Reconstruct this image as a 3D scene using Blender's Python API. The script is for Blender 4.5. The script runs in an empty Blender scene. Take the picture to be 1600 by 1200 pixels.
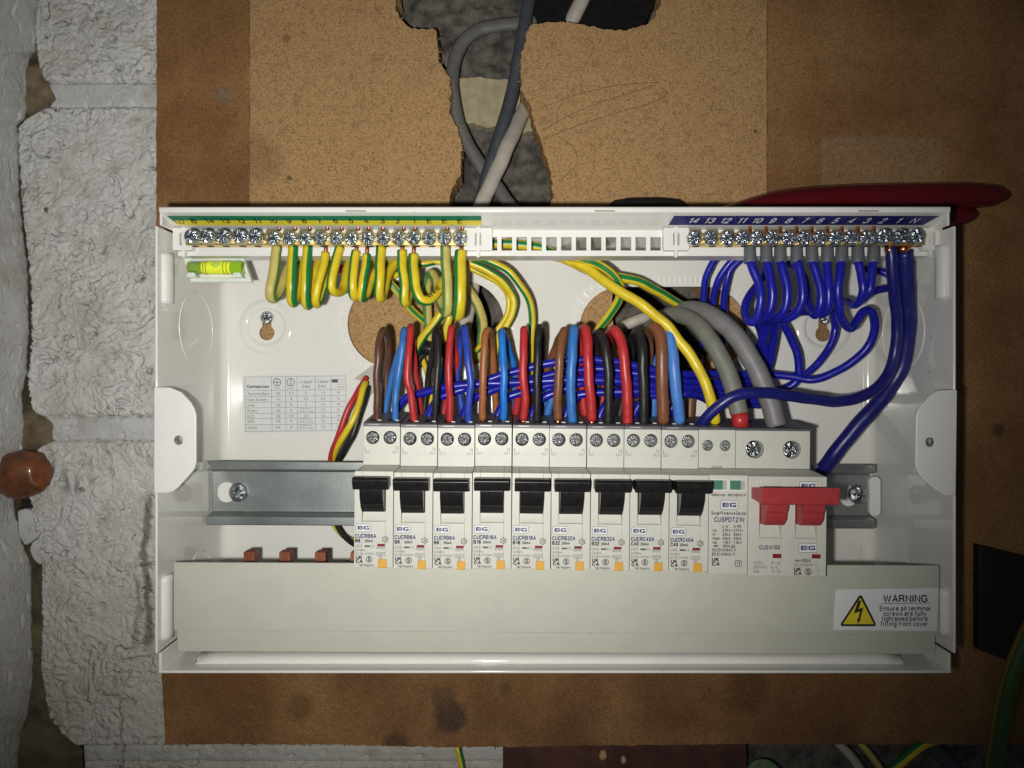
import bpy, bmesh, math, random
from mathutils import Vector, Matrix, noise
from mathutils.geometry import delaunay_2d_cdt

random.seed(7)
S = 0.001                      # the scene is laid out in millimetres and stored in metres
scn = bpy.context.scene
COL = scn.collection

# ------------------------------------------------------------------ camera, light, exposure
F, D0 = 1060.0, 390.0          # focal length in photo pixels, camera distance to the backing board (mm)
cam_d = bpy.data.cameras.new('camera')
cam_d.sensor_width = 36.0
cam_d.lens = 36.0 * F / 1600.0
cam_d.clip_start, cam_d.clip_end = 0.01, 50.0
cam = bpy.data.objects.new('camera', cam_d)
cam.location = (0, -D0 * S, 0)
cam.rotation_euler = (math.pi / 2, 0, 0)
COL.objects.link(cam)
scn.camera = cam

world = bpy.data.worlds.new('World')
scn.world = world
world.use_nodes = True
bg = world.node_tree.nodes['Background']
bg.inputs[0].default_value = (0.80, 0.88, 1.0, 1)
bg.inputs[1].default_value = 0.035

lamp_d = bpy.data.lights.new('phone_flash', 'SPOT')
lamp_d.energy = 4.9
lamp_d.color = (1.0, 0.98, 0.935)
lamp_d.shadow_soft_size = 0.0045
lamp_d.spot_size = math.radians(107)
lamp_d.spot_blend = 1.0
lamp = bpy.data.objects.new('phone_flash', lamp_d)
lamp.location = (-0.021, -0.391, -0.011)
lamp.rotation_euler = (Vector((-0.045, 0, 0.050)) - lamp.location).to_track_quat('-Z', 'Y').to_euler()
COL.objects.link(lamp)

scn.view_settings.view_transform = 'Standard'
scn.view_settings.look = 'None'
scn.view_settings.exposure = 0.0
scn.view_settings.gamma = 1.0
scn.cycles.max_bounces = 8
scn.cycles.caustics_reflective = False
scn.cycles.caustics_refractive = False


# ------------------------------------------------------------------ helpers
def P(px, py, d):
    """a point that stands d mm in front of the board, seen at this place in the photograph"""
    k = (D0 - d) / F
    return Vector(((px - 800) * k, -d, -(py - 600) * k))


def PX(px, d): return (px - 800) * (D0 - d) / F
def PZ(py, d): return -(py - 600) * (D0 - d) / F


ORG = {}


def inside(p, loop):
    x, y = p
    c = False
    n = len(loop)
    j = n - 1
    for i in range(n):
        xi, yi = loop[i][0], loop[i][1]
        xj, yj = loop[j][0], loop[j][1]
        if (yi > y) != (yj > y) and x < (xj - xi) * (y - yi) / (yj - yi) + xi:
            c = not c
        j = i
    return c


def cdt_fill(outline, holes=()):
    vs, es = [], []
    for loop in [outline] + list(holes):
        b = len(vs)
        n = len(loop)
        vs += [Vector((p[0], p[1])) for p in loop]
        es += [(b + i, b + (i + 1) % n) for i in range(n)]
    r = delaunay_2d_cdt(vs, es, [], 0, 1e-6)
    v = [tuple(q) for q in r[0]]
    fs = []
    for f in r[2]:
        c = (sum(v[i][0] for i in f) / len(f), sum(v[i][1] for i in f) / len(f))
        if inside(c, outline) and not any(inside(c, h) for h in holes):
            fs.append(tuple(f))
    return v, fs, None


class MB:
    def __init__(self):
        self.v, self.f, self.m, self.s = [], [], [], []

    def add(self, vs, fs, mi=0, smooth=False):
        b = len(self.v)
        self.v += [tuple(v) for v in vs]
        for f in fs:
            self.f.append(tuple(b + i for i in f))
            self.m.append(mi)
            self.s.append(smooth)
        return self

    def box(self, x0, x1, d0, d1, z0, z1, mi=0):
        vs = [(x, -d, z) for z in (z0, z1) for d in (d0, d1) for x in (x0, x1)]
        fs = [(0, 1, 3, 2), (4, 6, 7, 5), (0, 4, 5, 1), (2, 3, 7, 6), (0, 2, 6, 4), (1, 5, 7, 3)]
        return self.add(vs, fs, mi)

    def prism_x(self, prof, x0, x1, mi=0, smooth=False):
        """profile of (d, z) swept along x"""
        n = len(prof)
        vs = [(x0, -d, z) for d, z in prof] + [(x1, -d, z) for d, z in prof]
        fs = [(i, (i + 1) % n, n + (i + 1) % n, n + i) for i in range(n)]
        v2, f2, _ = cdt_fill(prof)
        self.add(vs, fs, mi, smooth)
        self.add([(x0, -a, b) for a, b in v2], f2, mi)
        self.add([(x1, -a, b) for a, b in v2], [f[::-1] for f in f2], mi)
        return self

    def plate(self, outline, d0, d1, holes=(), mi=0):
        """outline of (x, z), thickness from d0 (back) to d1 (front)"""
        v2, f2, _ = cdt_fill(outline, holes)
        self.add([(a, -d1, b) for a, b in v2], f2, mi)
        self.add([(a, -d0, b) for a, b in v2], [f[::-1] for f in f2], mi)
        for loop in [outline] + list(holes):
            n = len(loop)
            self.add([(a, -d0, b) for a, b in loop] + [(a, -d1, b) for a, b in loop],
                     [(i, (i + 1) % n, n + (i + 1) % n, n + i) for i in range(n)], mi)
        return self

    def cyl(self, a, b, r0, r1=None, n=16, mi=0, caps=True, smooth=True):
        r1 = r0 if r1 is None else r1
        a, b = Vector(a), Vector(b)
        t = (b - a).normalized()
        u = t.orthogonal().normalized()
        w = t.cross(u)
        ring = lambda c, r: [c + (u * math.cos(2 * math.pi * i / n) + w * math.sin(2 * math.pi * i / n)) * r for i in range(n)]
        self.add(ring(a, r0) + ring(b, r1), [(i, (i + 1) % n, n + (i + 1) % n, n + i) for i in range(n)], mi, smooth)
        if caps:
            self.add(ring(a, r0), [tuple(range(n))], mi)
            self.add(ring(b, r1), [tuple(range(n))], mi)
        return self

    def tube(self, pts, r, n=12, stripe=None, twist=0.0, caps=True, flat=1.0):
        """pts world mm; stripe = (start, end) in degrees measured from the side that faces the viewer"""
        m = len(pts)
        rr = r if isinstance(r, (list, tuple)) else [r] * m
        T = []
        for i in range(m):
            a, b = pts[max(i - 1, 0)], pts[min(i + 1, m - 1)]
            T.append((b - a).normalized())
        face = Vector((0, -1, 0))
        nrm = face - T[0] * face.dot(T[0])
        if nrm.length < 1e-3:
            nrm = T[0].orthogonal()
        nrm.normalize()
        vs = []
        run = 0.0
        for i in range(m):
            if i:
                q = T[i - 1].rotation_difference(T[i])
                nrm = (q @ nrm)
                nrm = (nrm - T[i] * nrm.dot(T[i])).normalized()
                run += (pts[i] - pts[i - 1]).length
            bi = T[i].cross(nrm)
            for k in range(n):
                a = 2 * math.pi * k / n + math.radians(twist) * run / 10.0
                vs.append(pts[i] + (nrm * math.cos(a) * flat + bi * math.sin(a)) * rr[i])
        b = len(self.v)
        self.v += [tuple(v) for v in vs]
        for i in range(m - 1):
            for k in range(n):
                k2 = (k + 1) % n
                self.f.append((b + i * n + k, b + i * n + k2, b + (i + 1) * n + k2, b + (i + 1) * n + k))
                mi = 0
                if stripe:
                    c = (k + 0.5) * 360.0 / n
                    lo, hi = stripe
                    if ((c - lo) % 360) < (hi - lo):
                        mi = 1
                self.m.append(mi)
                self.s.append(True)
        if caps:
            for base in (b, b + (m - 1) * n):
                self.f.append(tuple(base + k for k in range(n)))
                self.m.append(0)
                self.s.append(False)
        return self

    def ribbon_ring(self, c, r, w, n=20, d=0.0, sx=1.0):
        """flat ring in the x-z plane at centre (x, z)"""
        vs = []
        for rad in (r - w / 2, r + w / 2):
            vs += [(c[0] + rad * sx * math.cos(2 * math.pi * i / n), -d, c[1] + rad * math.sin(2 * math.pi * i / n)) for i in range(n)]
        return self.add(vs, [(i, (i + 1) % n, n + (i + 1) % n, n + i) for i in range(n)])

    def line(self, a, b, w, d):
        """flat printed stroke between (x, z) points"""
        a, b = Vector(a), Vector(b)
        t = (b - a).normalized()
        q = Vector((-t.y, t.x)) * w / 2
        self.add([(p.x, -d, p.y) for p in (a + q, a - q, b - q, b + q)], [(0, 1, 2, 3)])
        return self

    def poly(self, pts, d, mi=0):
        v2, f2, _ = cdt_fill(pts)
        self.add([(a, -d, b) for a, b in v2], f2, mi)
        return self

    def text(self, s, org, h, width=None, bold=0.0, ux=(1, 0, 0), uy=(0, 0, 1), align='LEFT', sx=1.0):
        """flat print: cap height h mm, org = world mm of the baseline start"""
        vs, fs, w = text_mesh(s, bold)
        k = h / 0.69
        kx = k * sx if width is None else width / max(w, 1e-4)
        off = {'LEFT': 0.0, 'CENTER': -w * kx / 2, 'RIGHT': -w * kx}[align]
        ux, uy, org = Vector(ux), Vector(uy), Vector(org)
        self.add([org + ux * (v[0] * kx + off) + uy * (v[1] * k) for v in vs], fs)
        return self

    def mesh(self, name, mats, origin=(0, 0, 0), recalc=True):
        me = bpy.data.meshes.new(name)
        o = Vector(origin)
        me.from_pydata([((v[0] - o.x) * S, (v[1] - o.y) * S, (v[2] - o.z) * S) for v in self.v], [], self.f)
        for m in (mats if isinstance(mats, (list, tuple)) else [mats]):
            me.materials.append(m)
        me.polygons.foreach_set('material_index', self.m)
        me.polygons.foreach_set('use_smooth', self.s)
        if recalc:
            bm = bmesh.new()
            bm.from_mesh(me)
            bmesh.ops.remove_doubles(bm, verts=bm.verts, dist=1e-7)
            bmesh.ops.recalc_face_normals(bm, faces=bm.faces)
            bm.to_mesh(me)
            bm.free()
        me.update()
        return me

    def build(self, name, mats, parent=None, origin=None, recalc=True, bevel=0, seg=2, **props):
        if origin is None:
            lo = [min(v[i] for v in self.v) for i in range(3)]
            hi = [max(v[i] for v in self.v) for i in range(3)]
            origin = [(a + b) / 2 for a, b in zip(lo, hi)]
        o = link(name, self.mesh(name, mats, origin, recalc), parent, origin, **props)
        if bevel:
            md = o.modifiers.new('bevel', 'BEVEL')
            md.width, md.segments, md.limit_method, md.angle_limit = bevel * S, seg, 'ANGLE', math.radians(35)
            for p in o.data.polygons:
                p.use_smooth = True
            wn = o.modifiers.new('wn', 'WEIGHTED_NORMAL')
            wn.keep_sharp = True
        return o


def link(name, data, parent=None, origin=(0, 0, 0), roty=0.0, **props):
    o = bpy.data.objects.new(name, data)
    COL.objects.link(o)
    origin = Vector(origin)
    if parent is not None:
        o.parent = parent
        o.location = (origin - ORG[parent.name]) * S
    else:
        o.location = origin * S
    if roty:
        o.rotation_euler = (0, roty, 0)
    ORG[o.name] = origin
    for k, v in props.items():
        o[k] = v
    return o


def thing(name, label, cat, origin=(0, 0, 0), group=None, roty=0.0):
    o = link(name, None, None, origin, roty, label=label, category=cat)
    o.empty_display_size = 0.01
    if group:
        o['group'] = group
    return o


# sans lettering drawn as strokes: every glyph is a width and polylines on a grid of ten per cap height
GLYPH = {
    'A': (7, '0,0 3.5,10 7,0|1.2,3.4 5.8,3.4'), 'B': (6.4, '0,0 0,10 3.9,10 5.5,9.2 5.9,7.6 5.3,6 3.8,5.3 0,5.3|3.8,5.3 5.8,4.5 6.3,2.8 5.7,0.9 4,0 0,0'),
    'C': (7, '6.8,7.2 5.9,9.3 3.7,10 1.5,9.2 0.2,6.8 0,5 0.2,3.2 1.5,0.8 3.7,0 5.9,0.7 6.9,3'), 'D': (6.8, '0,0 0,10 3.4,10 5.6,9.1 6.7,6.8 6.8,5 6.6,3.1 5.5,0.9 3.4,0 0,0'),
    'E': (5.8, '5.8,10 0,10 0,0 5.8,0|0,5.3 5.3,5.3'), 'F': (5.4, '5.4,10 0,10 0,0|0,5.2 4.8,5.2'),
    'G': (7.4, '6.8,7.4 5.9,9.3 3.8,10 1.5,9.2 0.2,6.8 0,5 0.2,3.1 1.5,0.8 3.8,0 6,0.7 7.1,2 7.1,4.8 4,4.8'), 'H': (6.6, '0,0 0,10|6.6,0 6.6,10|0,5.3 6.6,5.3'),
    'I': (0.6, '0.3,0 0.3,10'), 'K': (6.4, '0,0 0,10|6,10 0,3.8|2.2,6 6.4,0'), 'L': (5, '0,10 0,0 5,0'), 'M': (8, '0,0 0,10 4,1 8,10 8,0'), 'N': (6.6, '0,0 0,10 6.6,0 6.6,10'),
    'O': (7.6, '3.8,10 1.5,9.2 0.2,6.8 0,5 0.2,3.2 1.5,0.8 3.8,0 6.1,0.8 7.4,3.2 7.6,5 7.4,6.8 6.1,9.2 3.8,10'), 'P': (6, '0,0 0,10 4,10 5.6,9.1 6,7.3 5.5,5.5 4,4.6 0,4.6'),
    'R': (6.5, '0,0 0,10 4.1,10 5.7,9.2 6,7.5 5.5,5.9 4.1,5.1 0,5.1|3.8,5.1 5.4,3.6 6.5,0'), 'S': (6.4, '6,7.4 5.2,9.3 3.2,10 1.2,9.3 0.4,7.6 1.2,6 3.2,5.2 5.4,4.4 6.3,2.8 5.5,0.8 3.2,0 0.9,0.8 0,3'),
    'T': (6.4, '0,10 6.4,10|3.2,10 3.2,0'), 'U': (6.6, '0,10 0,3.6 0.8,1 3.3,0 5.8,1 6.6,3.6 6.6,10'), 'V': (7, '0,10 3.5,0 7,10'), 'W': (10, '0,10 2.5,0 5,9 7.5,0 10,10'), 'Z': (6, '0,10 6,10 0,0 6,0'),
    'a': (5, '0.4,5.6 1.2,7 3,7.2 4.4,6.4 4.7,5 4.7,0|4.7,4.2 1.8,3.8 0.3,2.9 0.1,1.4 1,0.1 2.6,0 4,0.8 4.7,2.2'), 'b': (5.2, '0,10 0,0|0,2.2 1,0.5 2.8,0 4.5,1 5.2,3.6 4.5,6.2 2.8,7.2 1,6.5 0,4.8'),
    'c': (4.8, '4.7,5 3.9,6.7 2.5,7.2 0.8,6.4 0,3.6 0.8,0.8 2.5,0 3.9,0.5 4.8,2.2'), 'd': (5.2, '5.2,10 5.2,0|5.2,4.8 4.2,6.5 2.4,7.2 0.7,6.2 0,3.6 0.7,1 2.4,0 4.2,0.6 5.2,2.2'),
    'e': (5.2, '0,3.8 5.2,3.8 4.6,6 2.7,7.2 0.8,6.2 0,3.6 0.8,0.9 2.8,0 4.4,0.6 5.1,1.9'), 'f': (3, '3,10 1.8,9.9 1.2,8.6 1.2,0|0,7 2.8,7'), 'g': (5.2, '5.2,7 5.2,-1 4.4,-2.6 2.4,-2.9 0.5,-2|5.2,4.8 4.2,6.5 2.4,7.2 0.7,6.2 0,3.6 0.7,1 2.4,0 4.2,0.6 5.2,2.2'),
    'h': (4.8, '0,0 0,10|0,4.8 1,6.5 2.6,7.2 4.2,6.6 4.8,5 4.8,0'), 'i': (0.6, '0.3,0 0.3,7|0.3,8.8 0.3,10'), 'k': (4.6, '0,0 0,10|4.3,7 0,2.8|1.6,4.3 4.6,0'), 'l': (0.6, '0.3,0 0.3,10'),
    'm': (7.6, '0,0 0,7|0,4.8 0.8,6.6 2.2,7.2 3.4,6.6 3.8,5 3.8,0|3.8,4.8 4.6,6.6 6,7.2 7.2,6.6 7.6,5 7.6,0'), 'n': (4.8, '0,0 0,7|0,4.8 1,6.5 2.6,7.2 4.2,6.6 4.8,5 4.8,0'),
    'o': (5.4, '2.7,7.2 0.8,6.2 0,3.6 0.8,1 2.7,0 4.6,1 5.4,3.6 4.6,6.2 2.7,7.2'), 'p': (5.2, '0,7 0,-2.8|0,2.2 1,0.5 2.8,0 4.5,1 5.2,3.6 4.5,6.2 2.8,7.2 1,6.5 0,4.8'),
    'r': (2.8, '0,0 0,7|0,4.4 0.8,6.4 2.8,7'), 's': (4.4, '4.1,5.6 3.4,6.9 2.2,7.2 0.8,6.7 0.4,5.4 1.2,4.3 3.3,3.4 4.3,2 3.6,0.4 2.1,0 0.7,0.5 0.1,1.9'), 't': (2.8, '1.1,9 1.1,1.4 1.6,0.2 2.8,0.1|0,7 2.7,7'),
    'u': (4.8, '0,7 0,2 0.6,0.6 2,0 3.8,0.8 4.8,2.4|4.8,7 4.8,0'), 'v': (4.8, '0,7 2.4,0 4.8,7'), 'w': (7.2, '0,7 1.8,0 3.6,6.6 5.4,0 7.2,7'), 'x': (4.6, '0,7 4.6,0|4.6,7 0,0'), 'y': (4.8, '0,7 2.5,0.2|4.8,7 2,-1.6 1.2,-2.7 0,-2.8'), 'z': (4.4, '0,7 4.4,7 0,0 4.4,0'),
    '0': (5.4, '2.7,10 0.8,8.8 0,5 0.8,1.2 2.7,0 4.6,1.2 5.4,5 4.6,8.8 2.7,10'), '1': (3, '0,7.8 1.6,8.6 2.6,10 2.6,0'), '2': (5.4, '0.1,7 0.8,9.2 2.8,10 4.7,9.2 5.2,7.4 4.4,5.5 0,0 5.4,0'),
    '3': (5.4, '0.2,7.6 1,9.4 2.7,10 4.5,9.2 5,7.5 4.3,5.9 2.4,5.3|2.4,5.3 4.6,4.6 5.3,2.8 4.5,0.8 2.6,0 0.8,0.6 0,2.5'), '4': (5.6, '4.2,0 4.2,10 0,3 5.6,3'), '5': (5.4, '4.9,10 1,10 0.5,5.2 1.4,6.2 3,6.5 4.7,5.5 5.3,3.3 4.6,1 2.7,0 0.8,0.6 0,2.4'),
    '6': (5.4, '5,7.8 4.3,9.5 2.8,10 1,8.8 0.1,6 0,3.6 0.8,1 2.7,0 4.5,0.8 5.3,3.2 4.6,5.5 2.8,6.4 0.9,5.4 0.1,3.6'), '7': (5.2, '0,10 5.2,10 3.2,5.6 1.9,0'), '8': (5.4, '2.7,5.3 0.9,6.2 0.4,7.7 1.1,9.4 2.7,10 4.3,9.4 5,7.7 4.5,6.2 2.7,5.3|2.7,5.3 0.6,4.4 0,2.8 0.7,0.8 2.7,0 4.7,0.8 5.4,2.8 4.8,4.4 2.7,5.3'),
    '9': (5.4, '0.4,2.2 1.1,0.5 2.6,0 4.4,1.2 5.3,4 5.4,6.4 4.6,9 2.7,10 0.9,9.2 0.1,6.8 0.8,4.5 2.6,3.6 4.5,4.6 5.3,6.4'),
    '/': (3, '0,-0.4 3,10.4'), '-': (3, '0,3.8 3,3.8'), '.': (0.8, '0.4,0 0.4,1'), ',': (0.8, '0.5,0.9 0.1,-1.4'), '=': (5, '0,5.8 5,5.8|0,3 5,3'), ':': (0.8, '0.4,0 0.4,1|0.4,5.6 0.4,6.6'), '!': (0.8, '0.4,0 0.4,1|0.4,2.8 0.4,10'),
    '~': (5, '0,3.4 1.2,4.8 2.5,4.2 3.8,3.4 5,4.8'), '>': (5, '0,7 5,4.2 0,1.4'), '<': (5, '5,7 0,4.2 5,1.4'), '[': (2, '2,11 0,11 0,-1.5 2,-1.5'), ']': (2, '0,11 2,11 2,-1.5 0,-1.5'), '\u00b2': (2.6, '0,9.6 1.2,10.6 2.4,9.6 0,6.6 2.6,6.6'),
}
_TXT = {}


def text_mesh(s, bold):
    """strokes become mitred strips; returns vertices, faces and total width for a cap height of 0.69"""
    key = (s, bold)
    if key in _TXT:
        return _TXT[key]
    hw = 0.62 + bold * 22
    vs, fs, x = [], [], hw
    for ch in s:
        if ch == ' ':
            x += 3.2
            continue
        w, strokes = GLYPH[ch]
        for st in strokes.split('|'):
            p = [Vector(tuple(map(float, q.split(',')))) for q in st.split()]
            closed = (p[0] - p[-1]).length < 1e-6
            n = len(p)
            L = []
            for i in range(n):
                a = (p[i] - p[i - 1]).normalized() if i else ((p[0] - p[-2]).normalized() if closed else None)
                b = (p[i + 1] - p[i]).normalized() if i < n - 1 else ((p[1] - p[0]).normalized() if closed else None)
                a = a if a is not None else b
                b = b if b is not None else a
                na, nb = Vector((-a.y, a.x)), Vector((-b.y, b.x))
                m = (na + nb)
                m = m.normalized() if m.length > 1e-4 else na
                L.append(m * (hw / max(0.45, m.dot(na))))
            base = len(vs)
            for q, l in zip(p, L):
                for sg in (1, -1):
                    v = q + l * sg
                    vs.append(((v.x + x) * 0.069, v.y * 0.069))
            fs += [(base + 2 * i, base + 2 * i + 1, base + 2 * i + 3, base + 2 * i + 2) for i in range(n - 1)]
        x += w + 2.0 + hw
    _TXT[key] = (vs, fs, (x - 2.0) * 0.069)
    return _TXT[key]


def smooth_path(ctrl, per=7):
    """centripetal-ish Catmull-Rom through the control points"""
    pts = [Vector(c) for c in ctrl]
    pts = [pts[0] * 2 - pts[1]] + pts + [pts[-1] * 2 - pts[-2]]
    out = []
    for i in range(1, len(pts) - 2):
        p0, p1, p2, p3 = pts[i - 1:i + 3]
        n = max(3, min(per, int((p2 - p1).length / 0.9) + 2))
        for j in range(n):
            t = j / n
            out.append(0.5 * ((2 * p1) + (p2 - p0) * t + (2 * p0 - 5 * p1 + 4 * p2 - p3) * t * t + (3 * p1 - p0 - 3 * p2 + p3) * t ** 3))
    out.append(pts[-2])
    return out


def rrect(cx, cz, w, h, r, n=4):
    out = []
    for qx, qz, a0 in ((1, 1, 0), (-1, 1, 90), (-1, -1, 180), (1, -1, 270)):
        for i in range(n + 1):
            a = math.radians(a0 + 90 * i / n)
            out.append((cx + qx * (w / 2 - r) + r * math.cos(a), cz + qz * (h / 2 - r) + r * math.sin(a)))
    return out


def circle(cx, cz, r, n=24, a0=0.0):
    return [(cx + r * math.cos(2 * math.pi * i / n + a0), cz + r * math.sin(2 * math.pi * i / n + a0)) for i in range(n)]


DW = -9.0      # face of the blocks, behind the board's face

# ------------------------------------------------------------------ materials
class NT:
    """tiny node-tree writer"""
    def __init__(self, name):
        self.mat = bpy.data.materials.new(name)
        self.mat.use_nodes = True
        self.t = self.mat.node_tree
        self.b = self.t.nodes['Principled BSDF']
        self.tc = self.t.nodes.new('ShaderNodeTexCoord')

    def n(self, kind, **kw):
        nd = self.t.nodes.new(kind)
        for k, v in kw.items():
            if k.startswith('_'):
                setattr(nd, k[1:], v)
            else:
                key = int(k[1:]) if k[0] == 'i' and k[1:].isdigit() else k.replace('__', ' ')
                if isinstance(v, bpy.types.NodeSocket):
                    self.t.links.new(v, nd.inputs[key])
                else:
                    nd.inputs[key].default_value = v
        return nd

    def noise(self, scale, detail=4, rough=0.6, vec=None, dist=0.0):
        nd = self.n('ShaderNodeTexNoise', Scale=scale, Detail=detail, Roughness=rough, Distortion=dist)
        self.t.links.new(vec or self.tc.outputs['Object'], nd.inputs['Vector'])
        return nd.outputs['Fac']

    def ramp(self, fac, a, b):
        nd = self.n('ShaderNodeMapRange', _interpolation_type='SMOOTHSTEP')
        self.t.links.new(fac, nd.inputs[0])
        nd.inputs[1].default_value, nd.inputs[2].default_value = a, b
        return nd.outputs[0]

    def math(self, op, a, b=0.0):
        nd = self.n('ShaderNodeMath', _operation=op)
        for i, v in enumerate((a, b)):
            if isinstance(v, bpy.types.NodeSocket):
                self.t.links.new(v, nd.inputs[i])
            else:
                nd.inputs[i].default_value = v
        return nd.outputs[0]

    def mix(self, fac, a, b):
        nd = self.n('ShaderNodeMix', _data_type='RGBA')
        for i, v in ((0, fac), (6, a), (7, b)):
            if isinstance(v, bpy.types.NodeSocket):
                self.t.links.new(v, nd.inputs[i])
            else:
                nd.inputs[i].default_value = v if i == 0 else (*v, 1)[:4]
        return nd.outputs[2]

    def xyz(self):
        nd = self.n('ShaderNodeSeparateXYZ')
        self.t.links.new(self.tc.outputs['Object'], nd.inputs[0])
        return nd.outputs

    def bump(self, h, strength=0.3, dist=0.0005):
        nd = self.n('ShaderNodeBump', Strength=strength, Distance=dist)
        self.t.links.new(h, nd.inputs['Height'])
        self.t.links.new(nd.outputs[0], self.b.inputs['Normal'])

    def out(self, color=None, rough=0.5, metal=0.0, spec=0.5, coat=0.0, coat_rough=0.05):
        for k, v in (('Base Color', color), ('Roughness', rough), ('Metallic', metal), ('Specular IOR Level', spec), ('Coat Weight', coat), ('Coat Roughness', coat_rough)):
            if v is None:
                continue
            if isinstance(v, bpy.types.NodeSocket):
                self.t.links.new(v, self.b.inputs[k])
            else:
                self.b.inputs[k].default_value = (*v, 1) if isinstance(v, tuple) and len(v) == 3 else v
        return self.mat


def simple(name, col, rough=0.4, metal=0.0, var=0.06, vscale=250.0, bump=0.0, bscale=2500.0, dust=0.0, **kw):
    t = NT(name)
    f = t.noise(vscale, 5)
    lo = tuple(c * (1 - var) for c in col)
    hi = tuple(min(1, c * (1 + var)) for c in col)
    c = t.mix(t.ramp(f, 0.3, 0.7), lo, hi)
    r = t.math('ADD', t.math('MULTIPLY', f, 0.16), rough - 0.08)
    if dust:
        g = t.noise(330, 2, 0.5)
        c = t.mix(t.math('MULTIPLY', t.ramp(g, 0.235, 0.20), dust), c, (0.16, 0.12, 0.08))
        sm = t.noise(26, 5, 0.65)
        c = t.mix(t.math('MULTIPLY', t.ramp(sm, 0.50, 0.76), dust * 0.22), c, tuple(k * 0.72 for k in col))
        r = t.math('ADD', r, t.math('MULTIPLY', t.ramp(sm, 0.46, 0.7), 0.10))
    if bump:
        t.bump(t.noise(bscale, 3), bump, 0.0002)
    return t.out(c, r, metal, **kw)


M = {}
M['enclosure'] = simple('white_enamel', (0.785, 0.775, 0.73), 0.10, var=0.015, vscale=40, bump=0.03, bscale=300, dust=0.6)
M['enclosure_matt'] = simple('white_plastic', (0.78, 0.775, 0.74), 0.32, var=0.02, vscale=80)
M['cover'] = simple('pale_grey_plastic', (0.52, 0.515, 0.435), 0.45, var=0.025, vscale=60, bump=0.12, bscale=3500, dust=0.6)
M['device'] = simple('device_grey_plastic', (0.575, 0.57, 0.505), 0.42, var=0.025, vscale=150, bump=0.10, bscale=4000, dust=0.5)
M['device_dark'] = simple('dark_grey_plastic', (0.105, 0.10, 0.115), 0.42, var=0.15, vscale=300)
M['black'] = simple('black_plastic', (0.012, 0.011, 0.011), 0.28, var=0.2)
M['void'] = simple('black_void', (0.006, 0.006, 0.006), 0.8)
M['red'] = simple('red_plastic', (0.38, 0.040, 0.045), 0.42, var=0.05)
M['amber'] = simple('amber_plastic', (0.66, 0.36, 0.05), 0.4, var=0.06)
M['flag_red'] = simple('flag_red', (0.20, 0.02, 0.03), 0.3)
M['flag_grey'] = simple('flag_grey', (0.40, 0.39, 0.35), 0.35)
M['green_flag'] = simple('flag_green', (0.005, 0.16, 0.085), 0.25)
M['print_blue'] = simple('print_blue', (0.018, 0.026, 0.13), 0.5)
M['print_black'] = simple('print_black', (0.02, 0.02, 0.02), 0.5)
M['print_grey'] = simple('print_grey', (0.075, 0.075, 0.075), 0.5)
M['print_white'] = simple('print_white', (0.80, 0.80, 0.78), 0.5)
M['print_faint'] = simple('print_faint', (0.46, 0.46, 0.42), 0.5)
M['paper'] = simple('white_sticker', (0.76, 0.77, 0.76), 0.38, var=0.02)
M['sticker_grey'] = simple('sticker_print', (0.69, 0.70, 0.70), 0.4, var=0.02)
M['warn_yellow'] = simple('warning_yellow', (0.72, 0.58, 0.03), 0.4, var=0.03)
M['lab_green'] = simple('label_green', (0.01, 0.19, 0.085), 0.3)
M['lab_yellow'] = simple('label_yellow', (0.78, 0.66, 0.04), 0.3)
M['lab_blue'] = simple('label_blue', (0.012, 0.012, 0.13), 0.3)
M['copper'] = simple('copper', (0.72, 0.27, 0.13), 0.28, 1.0, var=0.25, vscale=900)
M['copper_dull'] = simple('copper_dull', (0.40, 0.14, 0.075), 0.45, 0.75, var=0.2, vscale=600)
M['cream'] = None


def metal_mat(name, col, rough, serr):
    t = NT(name)
    x = t.xyz()
    ang = t.math('ARCTAN2', x[2], x[0])
    a1 = t.math('SINE', t.math('MULTIPLY', ang, serr))
    nz = t.noise(650, 3)
    h = t.math('ADD', t.math('MULTIPLY', a1, 0.55), t.math('MULTIPLY', nz, 1.5))
    t.bump(h, 1.0, 0.0006)
    c = t.mix(t.ramp(nz, 0.3, 0.7), tuple(v * 0.7 for v in col), col)
    return t.out(c, rough, 1.0)


M['screw'] = metal_mat('zinc_screw', (0.84, 0.90, 0.97), 0.24, 7)
M['screw_term'] = metal_mat('bright_screw', (0.93, 0.95, 0.96), 0.40, 7)
M['screw_steel'] = metal_mat('steel_screw', (0.62, 0.66, 0.68), 0.26, 5)
M['brass'] = simple('brass', (0.84, 0.60, 0.22), 0.36, 0.92, var=0.12, vscale=700, bump=0.25, bscale=1800)


def rail_mat():
    t = NT('galvanised_steel')
    mp = t.n('ShaderNodeMapping')
    t.t.links.new(t.tc.outputs['Object'], mp.inputs['Vector'])
    mp.inputs['Scale'].default_value = (1.0, 1.0, 0.35)
    f = t.noise(2200, 4, 0.7, mp.outputs[0])
    g = t.noise(45, 3)
    c = t.mix(t.ramp(f, 0.35, 0.68), (0.36, 0.39, 0.385), (0.46, 0.495, 0.485))
    t.bump(f, 0.12, 0.0001)
    return t.out(c, t.math('ADD', t.math('MULTIPLY', g, 0.2), 0.30), 0.95)


M['rail'] = rail_mat()


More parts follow.
